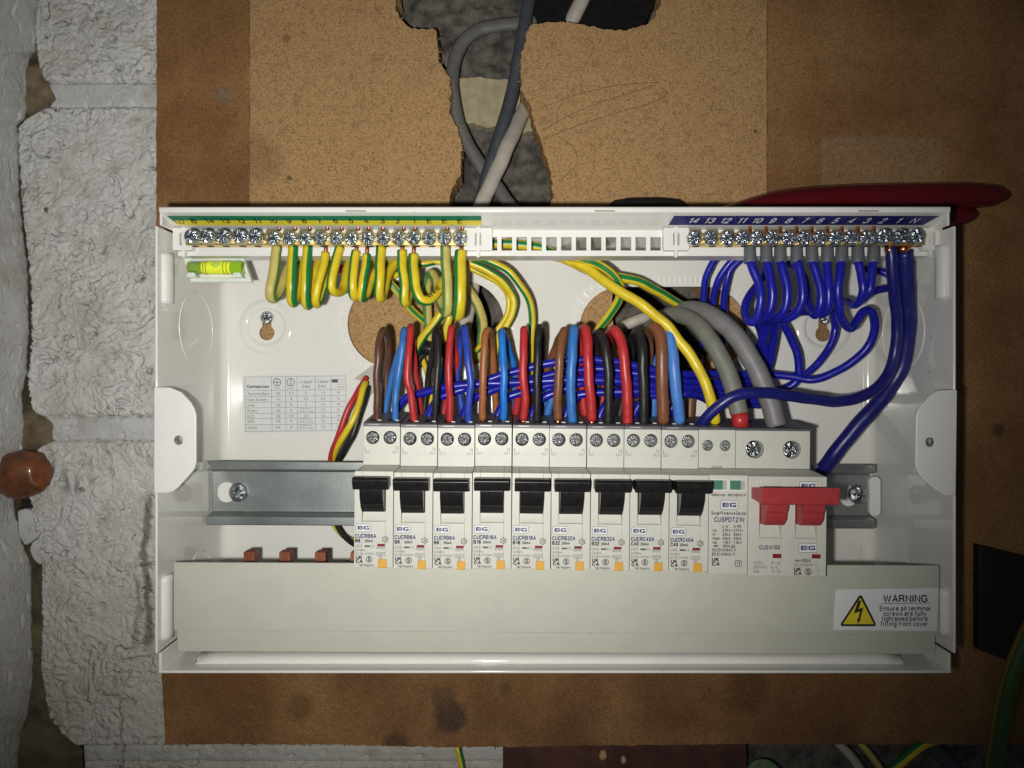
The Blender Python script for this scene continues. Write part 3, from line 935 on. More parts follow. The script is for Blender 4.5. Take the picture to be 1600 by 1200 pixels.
cable('sheathed_cable', 'old grey cable bent in a loop inside the board cut-out', 'cable', W['olgrey'],
      [(850, 25, -20), (808, 36, -17), (770, 41, -16), (745, 48, -15), (722, 68, -14), (709, 100, -12), (707, 140, -11), (716, 190, -12), (736, 235, -13), (764, 275, -13), (795, 318, -10), (820, 360, -10), (830, 420, -14)], 4.0, flat=0.7)
cable('sheathed_cable', 'slate blue cable running straight down the board cut-out', 'cable', W['slate'],
      [(840, -70, -6), (826, 0, -6), (818, 50, -6), (808, 105, -7), (799, 150, -8), (785, 200, -8), (770, 245, -8), (757, 290, -8), (745, 340, -8), (738, 400, -10)], 3.9, flat=0.7)
cable('sheathed_cable', 'off-white cable crossing the cut-out and passing behind the unit', 'cable', W['offwhite'],
      [(935, -60, -12), (905, 8, -14), (885, 50, -21), (855, 105, -23.5), (830, 150, -22.5), (812, 187, -15), (797, 220, -6), (784, 250, -4), (763, 295, -3), (748, 335, -2), (742, 390, -1), (738, 440, 2), (732, 480, 6),
       (722, 520, 8), (716, 555, 8), (712, 590, 8)], 4.4, flat=0.75)

# ------------------------------------------------------------------ enclosure
DB, DR = 6.0, 77.0
XL, XR_, ZT, ZB = -162.4, 202.5, 82.0, -132.3
enc = thing('consumer_unit_enclosure', 'open white metal consumer unit enclosure screwed to the brown board', 'enclosure', (20, -DB, -25))


def stadium(px0, px1, py0, py1, d, n=18):
    x0, x1, z0, z1 = PX(px0, d), PX(px1, d), PZ(py1, d), PZ(py0, d)
    r = (z1 - z0) / 2
    out = []
    for i in range(n + 1):
        a = math.pi / 2 - math.pi * i / n
        out.append((x1 - r + r * math.cos(a), z0 + r + r * math.sin(a)))
    for i in range(n + 1):
        a = -math.pi / 2 - math.pi * i / n
        out.append((x0 + r + r * math.cos(a), z0 + r + r * math.sin(a)))
    return out


def keyhole(cx, cz, r1, r2, gap, n=20):
    """large lower hole with a narrow neck upwards"""
    out = []
    a0 = math.asin(r2 / r1)
    for i in range(n + 1):
        a = math.pi / 2 + a0 + (2 * math.pi - 2 * a0) * i / n
        out.append((cx + r1 * math.cos(a), cz + r1 * math.sin(a)))
    for i in range(9):
        a = math.pi * i / 8
        out.append((cx + r2 * math.cos(a), cz + gap + r2 * math.sin(a)))
    return out


hole_l = stadium(543, 788, 438, 574, DB)
hole_r = stadium(905, 1168, 448, 582, DB)
kl = (PX(417, DB), PZ(520, DB))
kr = (PX(1286, DB), PZ(522, DB))
key_l = keyhole(kl[0], kl[1], 4.3, 2.6, 7.5)
key_r = keyhole(kr[0], kr[1], 4.3, 2.6, 7.5)
R = 5.0
bp = MB().plate([(XL + R - 1.2, ZB + R), (XR_ - R + 1.2, ZB + R), (XR_ - R + 1.2, ZT - R), (XL + R - 1.2, ZT - R)], DB - 1.2, DB, [hole_l, hole_r, key_l, key_r])
bp.build('back_panel', M['enclosure'], enc)


def wall_section(pts_fn, a, b, name):
    """bent sheet: straight wall plus fillet towards the back panel, swept between a and b"""
    th = 1.3
    inner = [(0.0, DR)] + [(R - R * math.cos(t), DB + R - R * math.sin(t)) for t in [math.pi / 2 * i / 6 for i in range(7)]]
    outer = [(R, DB - th)] + [(-th + (R + th) * (1 - math.cos(t)), DB + R - (R + th) * math.sin(t)) for t in [math.pi / 2 * i / 6 for i in range(5, -1, -1)]] + [(-th, DR)]
    prof = inner + outer
    n = len(prof)
    mb = MB()
    vs = [pts_fn(q, d, a) for q, d in prof] + [pts_fn(q, d, b) for q, d in prof]
    mb.add(vs, [(i, (i + 1) % n, n + (i + 1) % n, n + i) for i in range(n)], 0, False)
    v2, f2, _ = cdt_fill(prof)
    mb.add([pts_fn(q, d, a) for q, d in v2], f2)
    mb.add([pts_fn(q, d, b) for q, d in v2], f2)
    o = mb.build(name, M['enclosure'], enc)
    bv = o.modifiers.new('bevel', 'BEVEL')
    bv.width, bv.segments, bv.limit_method, bv.angle_limit = 0.45 * S, 2, 'ANGLE', math.radians(60)
    for p in o.data.polygons:
        p.use_smooth = True
    o.modifiers.new('wn', 'WEIGHTED_NORMAL').keep_sharp = True
    return o


ZS0, ZS1 = PZ(1021, DR), PZ(353, DR)
wall_section(lambda q, d, z: (XL + q - 1.2, -d, z), ZS0, ZS1, 'side_wall')
wall_section(lambda q, d, z: (XR_ - q + 1.2, -d, z), ZS0, ZS1, 'side_wall')
wall_section(lambda q, d, x: (x, -d, ZB + q), XL - 0.9, XR_ + 0.3, 'bottom_wall')
# short corner returns joining bottom and top to the sides
for x0, x1 in ((XL - 0.9, XL + 0.5), (XR_ - 1.1, XR_ + 0.3)):
    MB().box(x0, x1, DB, DR - 0.2, ZB - 0.8, ZS0 - 0.04).build('corner_return', M['enclosure'], enc, bevel=0.4)
    MB().box(x0, x1, DB, DR - 0.8, ZS1 + 0.4, ZT - 0.9).build('corner_return', M['enclosure'], enc, bevel=0.6)
# top: front lip, sloping ledge that carries the labels, web back to the panel
Z1, Z2 = PZ(331.5, DR), PZ(350, 68)
prof = [(DR, ZT), (DR, Z1), (DR - 1.5, Z1 - 0.3), (68.0, Z2), (62.0, Z2 - 1.6), (DB - 1.2, Z2 - 1.6), (DB - 1.2, ZT)]
slots = []
top = MB().prism_x(prof, XL - 0.9, XR_ + 0.3)
top.build('top_wall', M['enclosure'], enc, bevel=1.3, seg=4)
for px in (556, 945, 1357):
    c = P(px, 329.5, DR)
    MB().plate(rrect(c.x, c.z, 10.6, 1.7, 0.5), DR - 0.5, DR + 0.12, [rrect(c.x, c.z - 0.1, 9.4, 0.9, 0.3)]).build('lip_slot', M['enclosure'], enc)
    MB().plate(rrect(c.x, c.z - 0.1, 9.4, 0.9, 0.3), DR - 0.4, DR + 0.03).build('lip_slot_recess', M['flag_grey'], enc)
# rolled rim edges that stand slightly wide of the body
for x0, x1, y0, y1 in ((XL - 3.2, XL - 1.9, 372, 440), (XL - 3.2, XL - 1.9, 905, 1000), (XR_ + 1.9, XR_ + 3.2, 372, 470), (XR_ + 1.9, XR_ + 3.2, 890, 990)):
    MB().box(x0 - 0.0, x1, 40, 66, PZ(y1, 66), PZ(y0, 66)).build('side_bead', M['enclosure'], enc, bevel=0.6)
# rounded pressings on the inside of the side walls
for sx, px, y0, y1 in ((1, 262, 398, 470), (-1, 1470, 385, 462), (1, 262, 906, 996), (-1, 1468, 925, 990)):
    xw = XL - 1.2 if sx > 0 else XR_ + 1.2
    z0, z1 = PZ(y1, 73), PZ(y0, 73)
    mb = MB()
    pts = [Vector((xw + sx * 0.3, -69.5, z0)), Vector((xw + sx * 0.6, -69.5, z0 + 1.0)), Vector((xw + sx * 0.6, -69.5, z1 - 1.0)), Vector((xw + sx * 0.3, -69.5, z1))]
    mb.tube(smooth_path(pts, 6), [0.9] + [2.6] * (len(smooth_path(pts, 6)) - 2) + [0.9], 16, flat=1.5)
    mb.build('pressed_bead', M['enclosure_matt'], enc)
# bead along the floor of the enclosure
pts = [Vector((PX(365, 66), -64, ZB + 0.2)), Vector((PX(385, 66), -64, ZB + 0.6)), Vector((PX(1330, 66), -64, ZB + 0.6)), Vector((PX(1352, 66), -64, ZB + 0.2))]
sp = smooth_path(pts, 8)
MB().tube(sp, [0.8] + [2.8] * (len(sp) - 2) + [0.8], 16, flat=1.8).build('floor_bead', M['enclosure'], enc)

# fixing tabs folded over the rim at both sides
dT = 81.0
tab_l = [(240, 605)] + [(262 + 12 * math.sin(a), 617 - 12 * math.cos(a)) for a in (0.0, 0.4)] + [(283, 613), (297, 628), (303, 638), (306, 650), (306, 722), (303, 733), (296, 742), (278, 762), (270, 768), (260, 771), (240, 771)]
tab_r = [(1496, 609), (1474, 609), (1464, 611), (1456, 616), (1440, 633), (1434, 642), (1432, 652), (1431, 725), (1434, 737), (1441, 747), (1462, 766), (1472, 772), (1482, 775), (1494, 775)]
for tab, hp in ((tab_l, (278, 688)), (tab_r, (1454, 691))):
    c = P(hp[0], hp[1], dT)
    MB().plate(pl(tab, dT), dT - 1.6, dT, [circle(c.x, c.z, 2.1, 18)]).build('fixing_tab', M['enclosure_matt'], enc, bevel=0.5)
    mb = MB()
    mb.cyl((c.x, -(dT - 3.5), c.z), (c.x, -(dT - 0.2), c.z), 2.35, 2.35, 18, 0, False)
    mb.build('tab_thread', M['screw_steel'], enc)
# knock-out rings pressed in the side walls
for sx, dc, py, rr in ((1, 38, 514, 18.5), (-1, 36, 520, 19.0), (1, 34, 900, 13.0), (-1, 34, 905, 13.0)):
    xw = XL - 1.2 if sx > 0 else XR_ + 1.2
    zc = PZ(py, dc)
    pts = [Vector((xw, -dc + rr * math.cos(2 * math.pi * i / 40), zc + rr * math.sin(2 * math.pi * i / 40))) for i in range(41)]
    MB().tube(pts, 0.42, 6, caps=False).build('knockout_ring', M['enclosure'], enc)
# keyhole pressings on the back panel
for k in (kl, kr):
    mb = MB()
    n = 48
    cz = k[1] + 3.5
    prof = [(9.6, 0.0), (10.4, 0.7), (11.6, 1.25), (13.0, 1.3), (14.6, 0.8), (16.0, 0.0)]
    vs = []
    for r_, h in prof:
        vs += [(k[0] + r_ * math.cos(2 * math.pi * i / n), -(DB + h), cz + r_ * math.sin(2 * math.pi * i / n)) for i in range(n)]
    mb.add(vs, [(j * n + i, j * n + (i + 1) % n, (j + 1) * n + (i + 1) % n, (j + 1) * n + i) for j in range(len(prof) - 1) for i in range(n)], 0, True)
    mb.build('keyhole_pressing', M['enclosure'], enc)
# comb of cut marks round the two cable openings (too fine to pick apart)
for loop in (hole_l, hole_r):
    mb = MB()
    tot = len(loop)
    cx = sum(p[0] for p in loop) / tot
    per = []
    for i in range(tot):
        a, b = Vector(loop[i]), Vector(loop[(i + 1) % tot])
        L = (b - a).length
        if L < 1e-4:
            continue
        k = max(1, round(L / 3.0))
        nn = Vector(((b - a).y, -(b - a).x)).normalized()
        mid = a + (b - a) * 0.5
        if (mid - Vector((cx, sum(p[1] for p in loop) / tot))).dot(nn) < 0:
            nn = -nn
        for j in range(k):
            per.append((a + (b - a) * ((j + 0.5) / k), nn, (b - a).normalized()))
    for p, nn, tt in per:
        c = p + nn * 4.0
        q = [c + nn * 1.9 + tt * 0.55, c - nn * 1.9 + tt * 0.45, c - nn * 1.9 - tt * 0.45, c + nn * 1.9 - tt * 0.55]
        mb.plate([(v.x, v.y) for v in q], DB - 0.1, DB + 1.3)
    mb.build('opening_comb', M['enclosure_matt'], enc, kind='stuff')
    # smooth collar lining the opening
    n = len(loop)
    mb = MB()
    mb.add([(a, -(DB - 2.4), b) for a, b in loop] + [(a, -(DB + 0.35), b) for a, b in loop], [(i, (i + 1) % n, n + (i + 1) % n, n + i) for i in range(n)])
    mb.build('opening_collar', M['enclosure_matt'], enc)
# pressed rings low on the back panel
for px, py, r_ in ((430, 905, 14.0), (1310, 905, 13.0)):
    c = P(px, py, DB)
    pts = [Vector((c.x + r_ * math.cos(2 * math.pi * i / 40), -DB, c.z + r_ * math.sin(2 * math.pi * i / 40))) for i in range(41)]
    MB().tube(pts, 0.3, 6, caps=False).build('pressed_ring', M['enclosure'], enc)

# carrier strip under the top lip
dC = 62.0
zc0, zc1 = PZ(400, dC), PZ(359, dC)
slot_h = (PZ(391.5, dC), PZ(370.5, dC))
holes = []
px = 783.6
while px < 1035:
    x0, x1 = PX(px, dC), PX(px + 16.6, dC)
    holes.append([(x0, slot_h[0]), (x1, slot_h[0]), (x1, slot_h[1]), (x0, slot_h[1])])
    px += 23.25
for a, b in ((766, 777),):
    holes.append([(PX(a, dC), slot_h[0]), (PX(b, dC), slot_h[0]), (PX(b, dC), slot_h[1]), (PX(a, dC), slot_h[1])])
car = MB().plate([(XL + 1, zc0), (XR_ - 1, zc0), (XR_ - 1, zc1), (XL + 1, zc1)], dC - 1.6, dC, holes)
car.box(XL + 1, XR_ - 1, dC - 12, dC - 1.6, zc0, zc0 + 1.4)
car.build('carrier_strip', M['enclosure_matt'], enc)
for px, w in ((285, 30), (747, 44), (1057, 40), (1457, 32)):
    cx = PX(px, dC + 4)
    z0, z1 = PZ(391, dC + 4), PZ(356, dC + 4)
    ww = w * (D0 - dC - 4) / F / 2
    mb = MB().plate(rrect(cx, (z0 + z1) / 2, ww * 2, z1 - z0, 0.7), dC, dC + 4.0, [rrect(cx, (z0 + z1) / 2, 3.0, 6.0, 0.4)])
    clip = mb.build('bar_clip', M['enclosure_matt'], enc, bevel=0.25)
    MB().box(cx - 0.45, cx + 0.45, dC + 0.1, dC + 3.7, (z0 + z1) / 2 - 2.3, (z0 + z1) / 2 + 2.3).build('latch_tongue', M['enclosure_matt'], clip)
    MB().box(cx - 1.5, cx + 1.5, dC + 0.1, dC + 1.3, (z0 + z1) / 2 - 3.0, (z0 + z1) / 2 + 3.0).build('latch_recess', M['flag_grey'], clip)
    MB().box(cx - 0.7, cx + 0.7, dC + 1.0, dC + 3.0, z0 - 3.2, z1 + 1.2).build('clip_pin', M['enclosure_matt'], clip)

# ------------------------------------------------------------------ labels on the sloping ledge
la = Vector((0, -(DR - 1.5), Z1 - 0.3))
lb = Vector((0, -68.0, Z2))
uy = (la - lb).normalized()
nrm = Vector((0, -1, 0)) - uy * Vector((0, -1, 0)).dot(uy)
nrm.normalize()
led = (la - lb).length


def ledge(x, t, off):
    q = lb + uy * (led * t) + nrm * off
    return Vector((x, q.y, q.z))


def ledge_quad(mb, x00, x01, x10, x11, t0, t1, off):
    """sheet with thickness lying on the ledge; x00..x01 at t0, x10..x11 at t1"""
    lo = [ledge(x00, t0, off), ledge(x01, t0, off), ledge(x11, t1, off), ledge(x10, t1, off)]
    hi = [v + nrm * 0.12 for v in lo]
    mb.add(lo + hi, [(0, 1, 2, 3), (4, 5, 6, 7), (0, 1, 5, 4), (1, 2, 6, 5), (2, 3, 7, 6), (3, 0, 4, 7)])


el = thing('earth_label_strip', 'green and yellow label strip numbered above the earth terminals', 'label', ledge(-87, 0.5, 0.85))
dm = 71.0
xa, xb = PX(266, 72), PX(752, 72)
mb = MB(); ledge_quad(mb, xa + 1.0, xb, xa, xb, 0.50, 0.93, 0.84); mb.build('green_band', M['lab_green'], el)
mb = MB(); ledge_quad(mb, xa + 2.2, xb, xa + 1.0, xb, 0.04, 0.4995, 0.84); mb.build('yellow_band', M['lab_yellow'], el)
mb = MB()
marks = ['B', '14', '13', '12', '11', '10', '9', '8', '7', '6', '5', '4', '3', '2', '1', 'E', 'E', 'E']
exs = [304, 329, 353, 378, 403, 427, 452, 476, 500, 525, 549, 573, 598, 622, 647, 671, 695, 719]
for s_, px in zip(marks, exs):
    mb.text(s_, ledge(PX(px, dm), 0.27, 1.02), 3.2, ux=(1, 0, 0), uy=uy, align='CENTER', bold=0.012, sx=1.0)
c = ledge(PX(281, dm), 0.45, 1.02)
for r_ in (1.9,):
    n = 20
    vs = [c + Vector((1, 0, 0)) * (rr * 1.1 * math.cos(2 * math.pi * i / n)) + uy * (rr * math.sin(2 * math.pi * i / n)) for rr in (r_ - 0.18, r_ + 0.18) for i in range(n)]
    mb.add(vs, [(i, (i + 1) % n, n + (i + 1) % n, n + i) for i in range(n)])
for w_, t_2 in ((1.1, 0.0), (0.75, -0.5), (0.4, -1.0)):
    q = c + uy * t_2
    mb.add([q + Vector((-w_, 0, 0)) - uy * 0.12, q + Vector((w_, 0, 0)) - uy * 0.12, q + Vector((w_, 0, 0)) + uy * 0.12, q + Vector((-w_, 0, 0)) + uy * 0.12], [(0, 1, 2, 3)])
mb.build('printed_numbers', M['print_black'], el, recalc=False)

nl = thing('neutral_label_strip', 'dark blue label strip with white numbers above the neutral terminals', 'label', ledge(128, 0.5, 0.85))
xa, xb = PX(1046, 71), PX(1461, 72)
mb = MB(); ledge_quad(mb, xa, xb - 3.6, xa + 1.2, xb, 0.06, 0.93, 0.84); mb.build('blue_band', M['lab_blue'], nl)
mb = MB()
for s_, px in zip(['14', '13', '12', '11', '10', '9', '8', '7', '6', '5', '4', '3', '2', '1', 'N'], [1083, 1108, 1133, 1158, 1182, 1206, 1231, 1256, 1280, 1304, 1329, 1353, 1378, 1402, 1427]):
    mb.text(s_, ledge(PX(px, dm) - 0.4, 0.28, 1.02), 3.6, ux=(1, 0, 0), uy=(uy + Vector((0.28, 0, 0))), align='CENTER', bold=0.008)
mb.build('printed_numbers', M['print_white'], nl, recalc=False)

# ------------------------------------------------------------------ screws
def screw_mesh(name, r, h, mat, arm=0.66, w=0.15, slot=False, dome=0.16):
    mb = MB()
    plus = [(w, w), (w, arm), (-w, arm), (-w, w), (-arm, w), (-arm, -w), (-w, -w), (-w, -arm), (w, -arm), (w, -w), (arm, -w), (arm, w)]
    if slot:
        plus = [(0.93, 0.13), (-0.93, 0.13), (-0.93, -0.13), (0.93, -0.13)]
    plus = [(a * r, b * r) for a, b in plus]
    n = 26
    rim = circle(0, 0, 0.97 * r if slot else 0.84 * r, n)
    v2, f2, _ = cdt_fill(rim, [plus])
    top = lambda a, b: -(h - dome * r * ((a * a + b * b) / (r * r)))
    mb.add([(a, top(a, b), b) for a, b in v2], f2, 0, False)
    o1 = [(a, top(a, b), b) for a, b in rim]
    o2 = [(x, -(h - (dome + 0.16) * r), z) for x, z in circle(0, 0, r, n)]
    o3 = [(x, 0, z) for x, z in circle(0, 0, r, n)]
    for A, B, sm in ((o1, o2, True), (o2, o3, True)):
        mb.add(A + B, [(i, (i + 1) % n, n + (i + 1) % n, n + i) for i in range(n)], 0, sm)
    m = len(plus)
    lo = [(a * 0.86, -(h - 0.5 * r), b * 0.86) for a, b in plus]
    mb.add([(a, top(a, b), b) for a, b in plus] + lo, [(i, (i + 1) % m, m + (i + 1) % m, m + i) for i in range(m)])
    v3, f3, _ = cdt_fill([(a[0], a[2]) for a in lo])
    mb.add([(a, -(h - 0.5 * r), b) for a, b in v3], f3)
    return mb.mesh(name, mat)


SC_BAR = screw_mesh('bar_screw', 3.4, 3.0, M['screw'])
SC_TERM = screw_mesh('terminal_screw', 2.95, 2.4, M['screw_term'], w=0.17, dome=0.3)
SC_BIG = screw_mesh('main_screw', 3.9, 2.0, M['screw_steel'], w=0.12, arm=0.85, dome=0.05)
SC_FIX = screw_mesh('fixing_screw', 5.2, 4.2, M['screw_steel'], arm=0.55, w=0.11, dome=0.5)
SC_WOOD = screw_mesh('wood_screw', 3.6, 1.6, M['screw_steel'], arm=0.55, w=0.13, dome=0.1)

for px, py, wh in ((417, 496, 'left'), (1291, 497, 'right')):
    c = P(px, py, DB)
    o = link('wood_screw', SC_WOOD, None, (c.x, -(DB - 0.2), c.z), 0.7, label=f'small steel screw in the {wh} keyhole of the enclosure back', category='screw', group='screws holding the enclosure to the board')

# ------------------------------------------------------------------ terminal bars
def terminal_bar(name, label, xs, y_screw, extended, px0, px1):
    d1, d0 = 68.0, 60.0 + 2.05
    zt, zb = PZ(360, d1), PZ(383, d1)
    x0, x1 = PX(px0, d1), PX(px1, d1)
    t = thing(name, label, 'terminal bar', ((x0 + x1) / 2, -d0, (zt + zb) / 2))
    # bar with scalloped upper edge between the screws
    pts = [(x0, zb), (x1, zb), (x1, zt)]
    cs = [PX(p, d1) for p in xs]
    for a, b in zip(cs[::-1], cs[::-1][1:]):
        m = (a + b) / 2
        pts += [(m + 1.3, zt), (m + 0.8, zt - 1.4), (m - 0.8, zt - 1.4), (m - 1.3, zt)]
    pts += [(x0, zt)]
    MB().plate(pts, d0, d1).build('brass_bar', M['brass'], t, bevel=0.3)
    hole = MB().cyl((0, 0, -0.02), (0, 0, 0.35), 1.75, 1.75, 14).mesh('wire_hole', M['void'])
    for i, (p, c) in enumerate(zip(xs, cs)):
        up = i in extended
        dd = d1 + (7.5 if up else 0.4)
        zz = PZ(y_screw - (3 if up else 0), dd + 3)
        cx = PX(p, dd + 3)
        o = link('bar_screw', SC_BAR, t, (cx, -dd, zz), random.uniform(0, 1.57))
        if up:
            MB().cyl((cx, -(d1 - 0.5), zz), (cx, -dd, zz), 2.1, 2.1, 14).build('screw_shank', M['screw_steel'], o)
        link('wire_hole', hole, t, (c + 1.2, -(d0 + 3.2), zb - 0.05))
    return t


exs_screw = [297, 321, 346, 372, 396, 426, 451, 475, 499, 524, 548, 573, 597.5, 622, 646, 670, 694, 718]
terminal_bar('earth_terminal_bar', 'brass earth terminal bar with silver screws under the green and yellow label', exs_screw, 371, {0, 1, 2, 3, 4}, 290, 729)
nxs = [1086, 1112, 1138, 1162, 1184.5, 1209, 1234, 1258, 1283, 1308, 1332, 1357, 1384, 1411, 1436]
terminal_bar('neutral_terminal_bar', 'brass neutral terminal bar with silver screws under the dark blue label', nxs, 371, {12, 13, 14}, 1077, 1446)

# ------------------------------------------------------------------ spirit level vial
lv = thing('spirit_level', 'clear spirit level with yellow green vial hanging below the earth bar', 'spirit level', P(340, 420, 50))
dl = 56.0
fr = pl([(283, 397), (378, 401), (392, 440), (296, 440)], dl)
MB().plate(fr, dl - 4, dl - 3.0).build('holder_back', M['enclosure_matt'], lv)
MB().plate(fr, dl - 3.0, dl - 1.2, [pl([(296, 405), (376, 406), (384, 433), (302, 433)], dl)]).build('holder_frame', M['holder'], lv, bevel=0.3)
za = PZ(419, dl)
MB().cyl((PX(297, dl), -(dl + 0.6), za), (PX(381, dl), -(dl + 0.6), za), 3.2, 3.2, 20).build('vial', M['vial'], lv)
MB().cyl((PX(319, dl), -(dl + 0.62), za), (PX(363, dl), -(dl + 0.62), za), 3.26, 3.26, 20, 0, False).build('vial_window', M['vial_pale'], lv)
for px in (322, 326, 353, 358):
    MB().cyl((PX(px, dl) - 0.15, -(dl + 0.6), za), (PX(px, dl) + 0.15, -(dl + 0.6), za), 3.34, 3.34, 20, 0, False).build('vial_ring', M['print_black'], lv)
mb = MB()
bc = Vector((PX(342, dl), -(dl + 3.4), za + 0.8))
vs = []
for j in range(9):
    for i in range(16):
        th, ph = math.pi * j / 8, 2 * math.pi * i / 16
        vs.append(bc + Vector((2.6 * math.sin(th) * math.cos(ph), 0.6 * math.cos(th), 1.6 * math.sin(th) * math.sin(ph))))
mb.add(vs, [(j * 16 + i, j * 16 + (i + 1) % 16, (j + 1) * 16 + (i + 1) % 16, (j + 1) * 16 + i) for j in range(8) for i in range(16)], 0, True)
mb.build('bubble', M['bubble'], lv)
for px in (303, 374):
    c = PX(px, dl)
    MB().plate([(c - 2.6, za - 5.0), (c + 2.6, za - 5.0), (c + 1.6, za - 2.6), (c - 1.6, za - 2.6)], dl - 2, dl + 3.2).build('vial_saddle', M['holder'], lv, bevel=0.3)

# ------------------------------------------------------------------ rail and busbar
TILT = 0.0095
X_REF = -71.5


def rz(x): return -TILT * (x - X_REF)


dRl = 29.0
rail_x0, rail_x1 = PX(322, dRl), PX(1368, dRl)
rail = thing('mounting_rail', 'galvanised steel mounting rail running behind the row of breakers', 'rail', (0, -dRl + 7.5, -58.6), roty=0.0)
zt_, zb_ = PZ(722, dRl), PZ(822, dRl)
i0 = 4.6
prof = [(dRl, zt_), (dRl, zt_ - i0), (dRl - 7, zt_ - i0 - 1.4), (dRl - 7, zb_ + i0 + 1.4), (dRl, zb_ + i0), (dRl, zb_), (dRl - 1, zb_), (dRl - 1, zb_ + i0 - 0.9), (dRl - 8, zb_ + i0 + 0.4),
        (dRl - 8, zt_ - i0 - 0.4), (dRl - 1, zt_ - i0 + 0.9), (dRl - 1, zt_)]
mb = MB()
n = len(prof)
vs = [(rail_x0, -d, z + rz(rail_x0) * 0.6) for d, z in prof] + [(rail_x1, -d, z + rz(rail_x1) * 0.6) for d, z in prof]
mb.add(vs, [(i, (i + 1) % n, n + (i + 1) % n, n + i) for i in range(n)])
v2, f2, _ = cdt_fill(prof)
for xx in (rail_x0, rail_x1):
    mb.add([(xx, -d, z + rz(xx) * 0.6) for d, z in v2], f2)
mb.build('rail_channel', M['rail'], rail, bevel=0.5, seg=3)
for px, py in ((354, 769), (1326, 775)):
    c = P(px, py, dRl - 7)
    MB().plate(rrect(c.x, c.z, 9.5, 11.0, 4.7, 6), dRl - 7.5, dRl - 6.85).build('rail_slot', M['enclosure_matt'], rail)
c = P(1366, 775, dRl - 6)
MB().plate(rrect(c.x, c.z, 6.0, 21.0, 2.6, 6), dRl - 8, dRl - 5.2).build('end_notch', M['enclosure_matt'], rail)
for px, py, wh in ((371, 770, 'left end of the steel rail beside the slot'), (1342, 773, 'right end of the steel rail past the red switch')):
    c = P(px, py, dRl - 5)
    link('rail_screw', SC_FIX, None, (c.x, -(dRl - 6.8), c.z), 0.25, label='domed steel screw at the ' + wh, category='screw')

bus = thing('busbar', 'dark busbar with copper prongs rising behind the grey cover', 'busbar', (-20, -50, -95))
MB().box(-152, 60, 40, 56, -106, -93.5).build('insulator', M['device_dark'], bus, bevel=0.8)
for i in range(4):
    x = PX(391 + 55.4 * i, 49)
    MB().box(x - 2.7, x + 2.7, 45, 51, -98, PZ(862.5 + i * 0.4, 51)).build('prong', M['copper_dull'], bus, bevel=0.3)

cov = thing('busbar_cover', 'long pale grey plastic cover across the bottom of the enclosure', 'cover', (20, -72, -105))
dcv = 75.0
x0, x1 = PX(271, dcv), PX(1468, dcv)
zc = PZ(880, dcv)
MB().plate([(x0, PZ(985, dcv)), (x1, PZ(993, dcv)), (x1, PZ(884, dcv)), (x0, PZ(879, dcv))], dcv - 1.6, dcv).build('cover_plate', M['cover'], cov, bevel=0.35)
MB().plate([(PX(277, 71), PZ(1018, 71)), (PX(1461, 71), PZ(1022, 71)), (PX(1461, 71), PZ(986, 71)), (PX(277, 71), PZ(980, 71))], 69, 71.2).build('lower_flange', M['cover'], cov, bevel=0.35)

ws = thing('warning_sticker', 'white warning sticker with yellow lightning triangle on the grey cover', 'sticker', P(1385, 952, dcv + 0.1))
do = dcv + 0.22
MB().plate(pl([(1306, 923), (1307, 921.5), (1464, 919), (1466, 921), (1464, 984), (1462, 986), (1303, 984), (1302, 982)], do), dcv + 0.03, do).build('sticker_sheet', M['paper'], ws)
tri_o = pl([(1342, 931), (1344.5, 930), (1347, 931), (1368.5, 974), (1368, 978), (1366, 978.6), (1315.5, 978.4), (1313.6, 977.5), (1314, 974)], do + 0.05)
tri_i = pl([(1344.4, 933.8), (1365.5, 975.2), (1317, 975.2)], do + 0.1)
MB().poly(tri_o, do + 0.05).build('triangle_border', M['print_black'], ws, recalc=False)
MB().poly(tri_i, do + 0.1).build('triangle_field', M['warn_yellow'], ws, recalc=False)
bolt = pl([(1341, 938.6), (1346, 938.2), (1341.4, 951.6), (1349, 949.2), (1344, 968), (1345.8, 967.4), (1340.2, 974.5), (1339, 966.3), (1341, 967.4), (1343.6, 955.2), (1334, 958.8)], do + 0.15)
MB().poly(bolt, do + 0.15).build('lightning_bolt', M['print_black'], ws, recalc=False)
mb = MB()
dp = do + 0.06
for s_, py, a, b, h in (('WARNING', 940.5, 1380, 1449.5, 3.05),):
    mb.text(s_, P((a + b) / 2, py, dp), h, width=(b - a) * (D0 - dp) / F, align='CENTER', bold=0.018)
mb.line((PX(1376, dp), PZ(943.2, dp)), (PX(1454, dp), PZ(942.4, dp)), 0.22, dp)
for s_, py, a, b in (('Ensure all terminal', 954, 1374.5, 1454), ('screws are fully', 962, 1380, 1447.5), ('tightened before', 970, 1377.5, 1449.5), ('fitting front cover', 978, 1376, 1450)):
    mb.text(s_, P((a + b) / 2, py, dp), 2.05, width=(b - a) * (D0 - dp) / F, align='CENTER', bold=0.012)
mb.build('printed_text', M['print_black'], ws, recalc=False)

# ------------------------------------------------------------------ torque table sticker
tq = thing('torque_table_sticker', 'white printed table of connection settings on the enclosure back', 'sticker', P(461, 632, DB))
ds = DB + 0.15


def tp(zx, zy):      # position inside the sticker, measured on an enlarged view
    return P(370 + zx / 8.889, 580 + zy / 8.889, ds + 0.05)


MB().plate(pl([(378.5, 586.5), (541.5, 585.5), (542, 675), (381, 677)], ds), DB + 0.02, ds).build('sticker_sheet', M['sticker_grey'], tq)
mb = MB()
cols = [112, 480, 675, 835, 1085, 1305, 1513]
rows = [78, 268, 350, 430, 508, 585, 655, 742, 835]
sk = -12.0 / 1400


def tl(a, b, w=0.16):
    A, B = tp(*a), tp(*b)
    mb.line((A.x, A.z), (B.x, B.z), w, ds + 0.05)


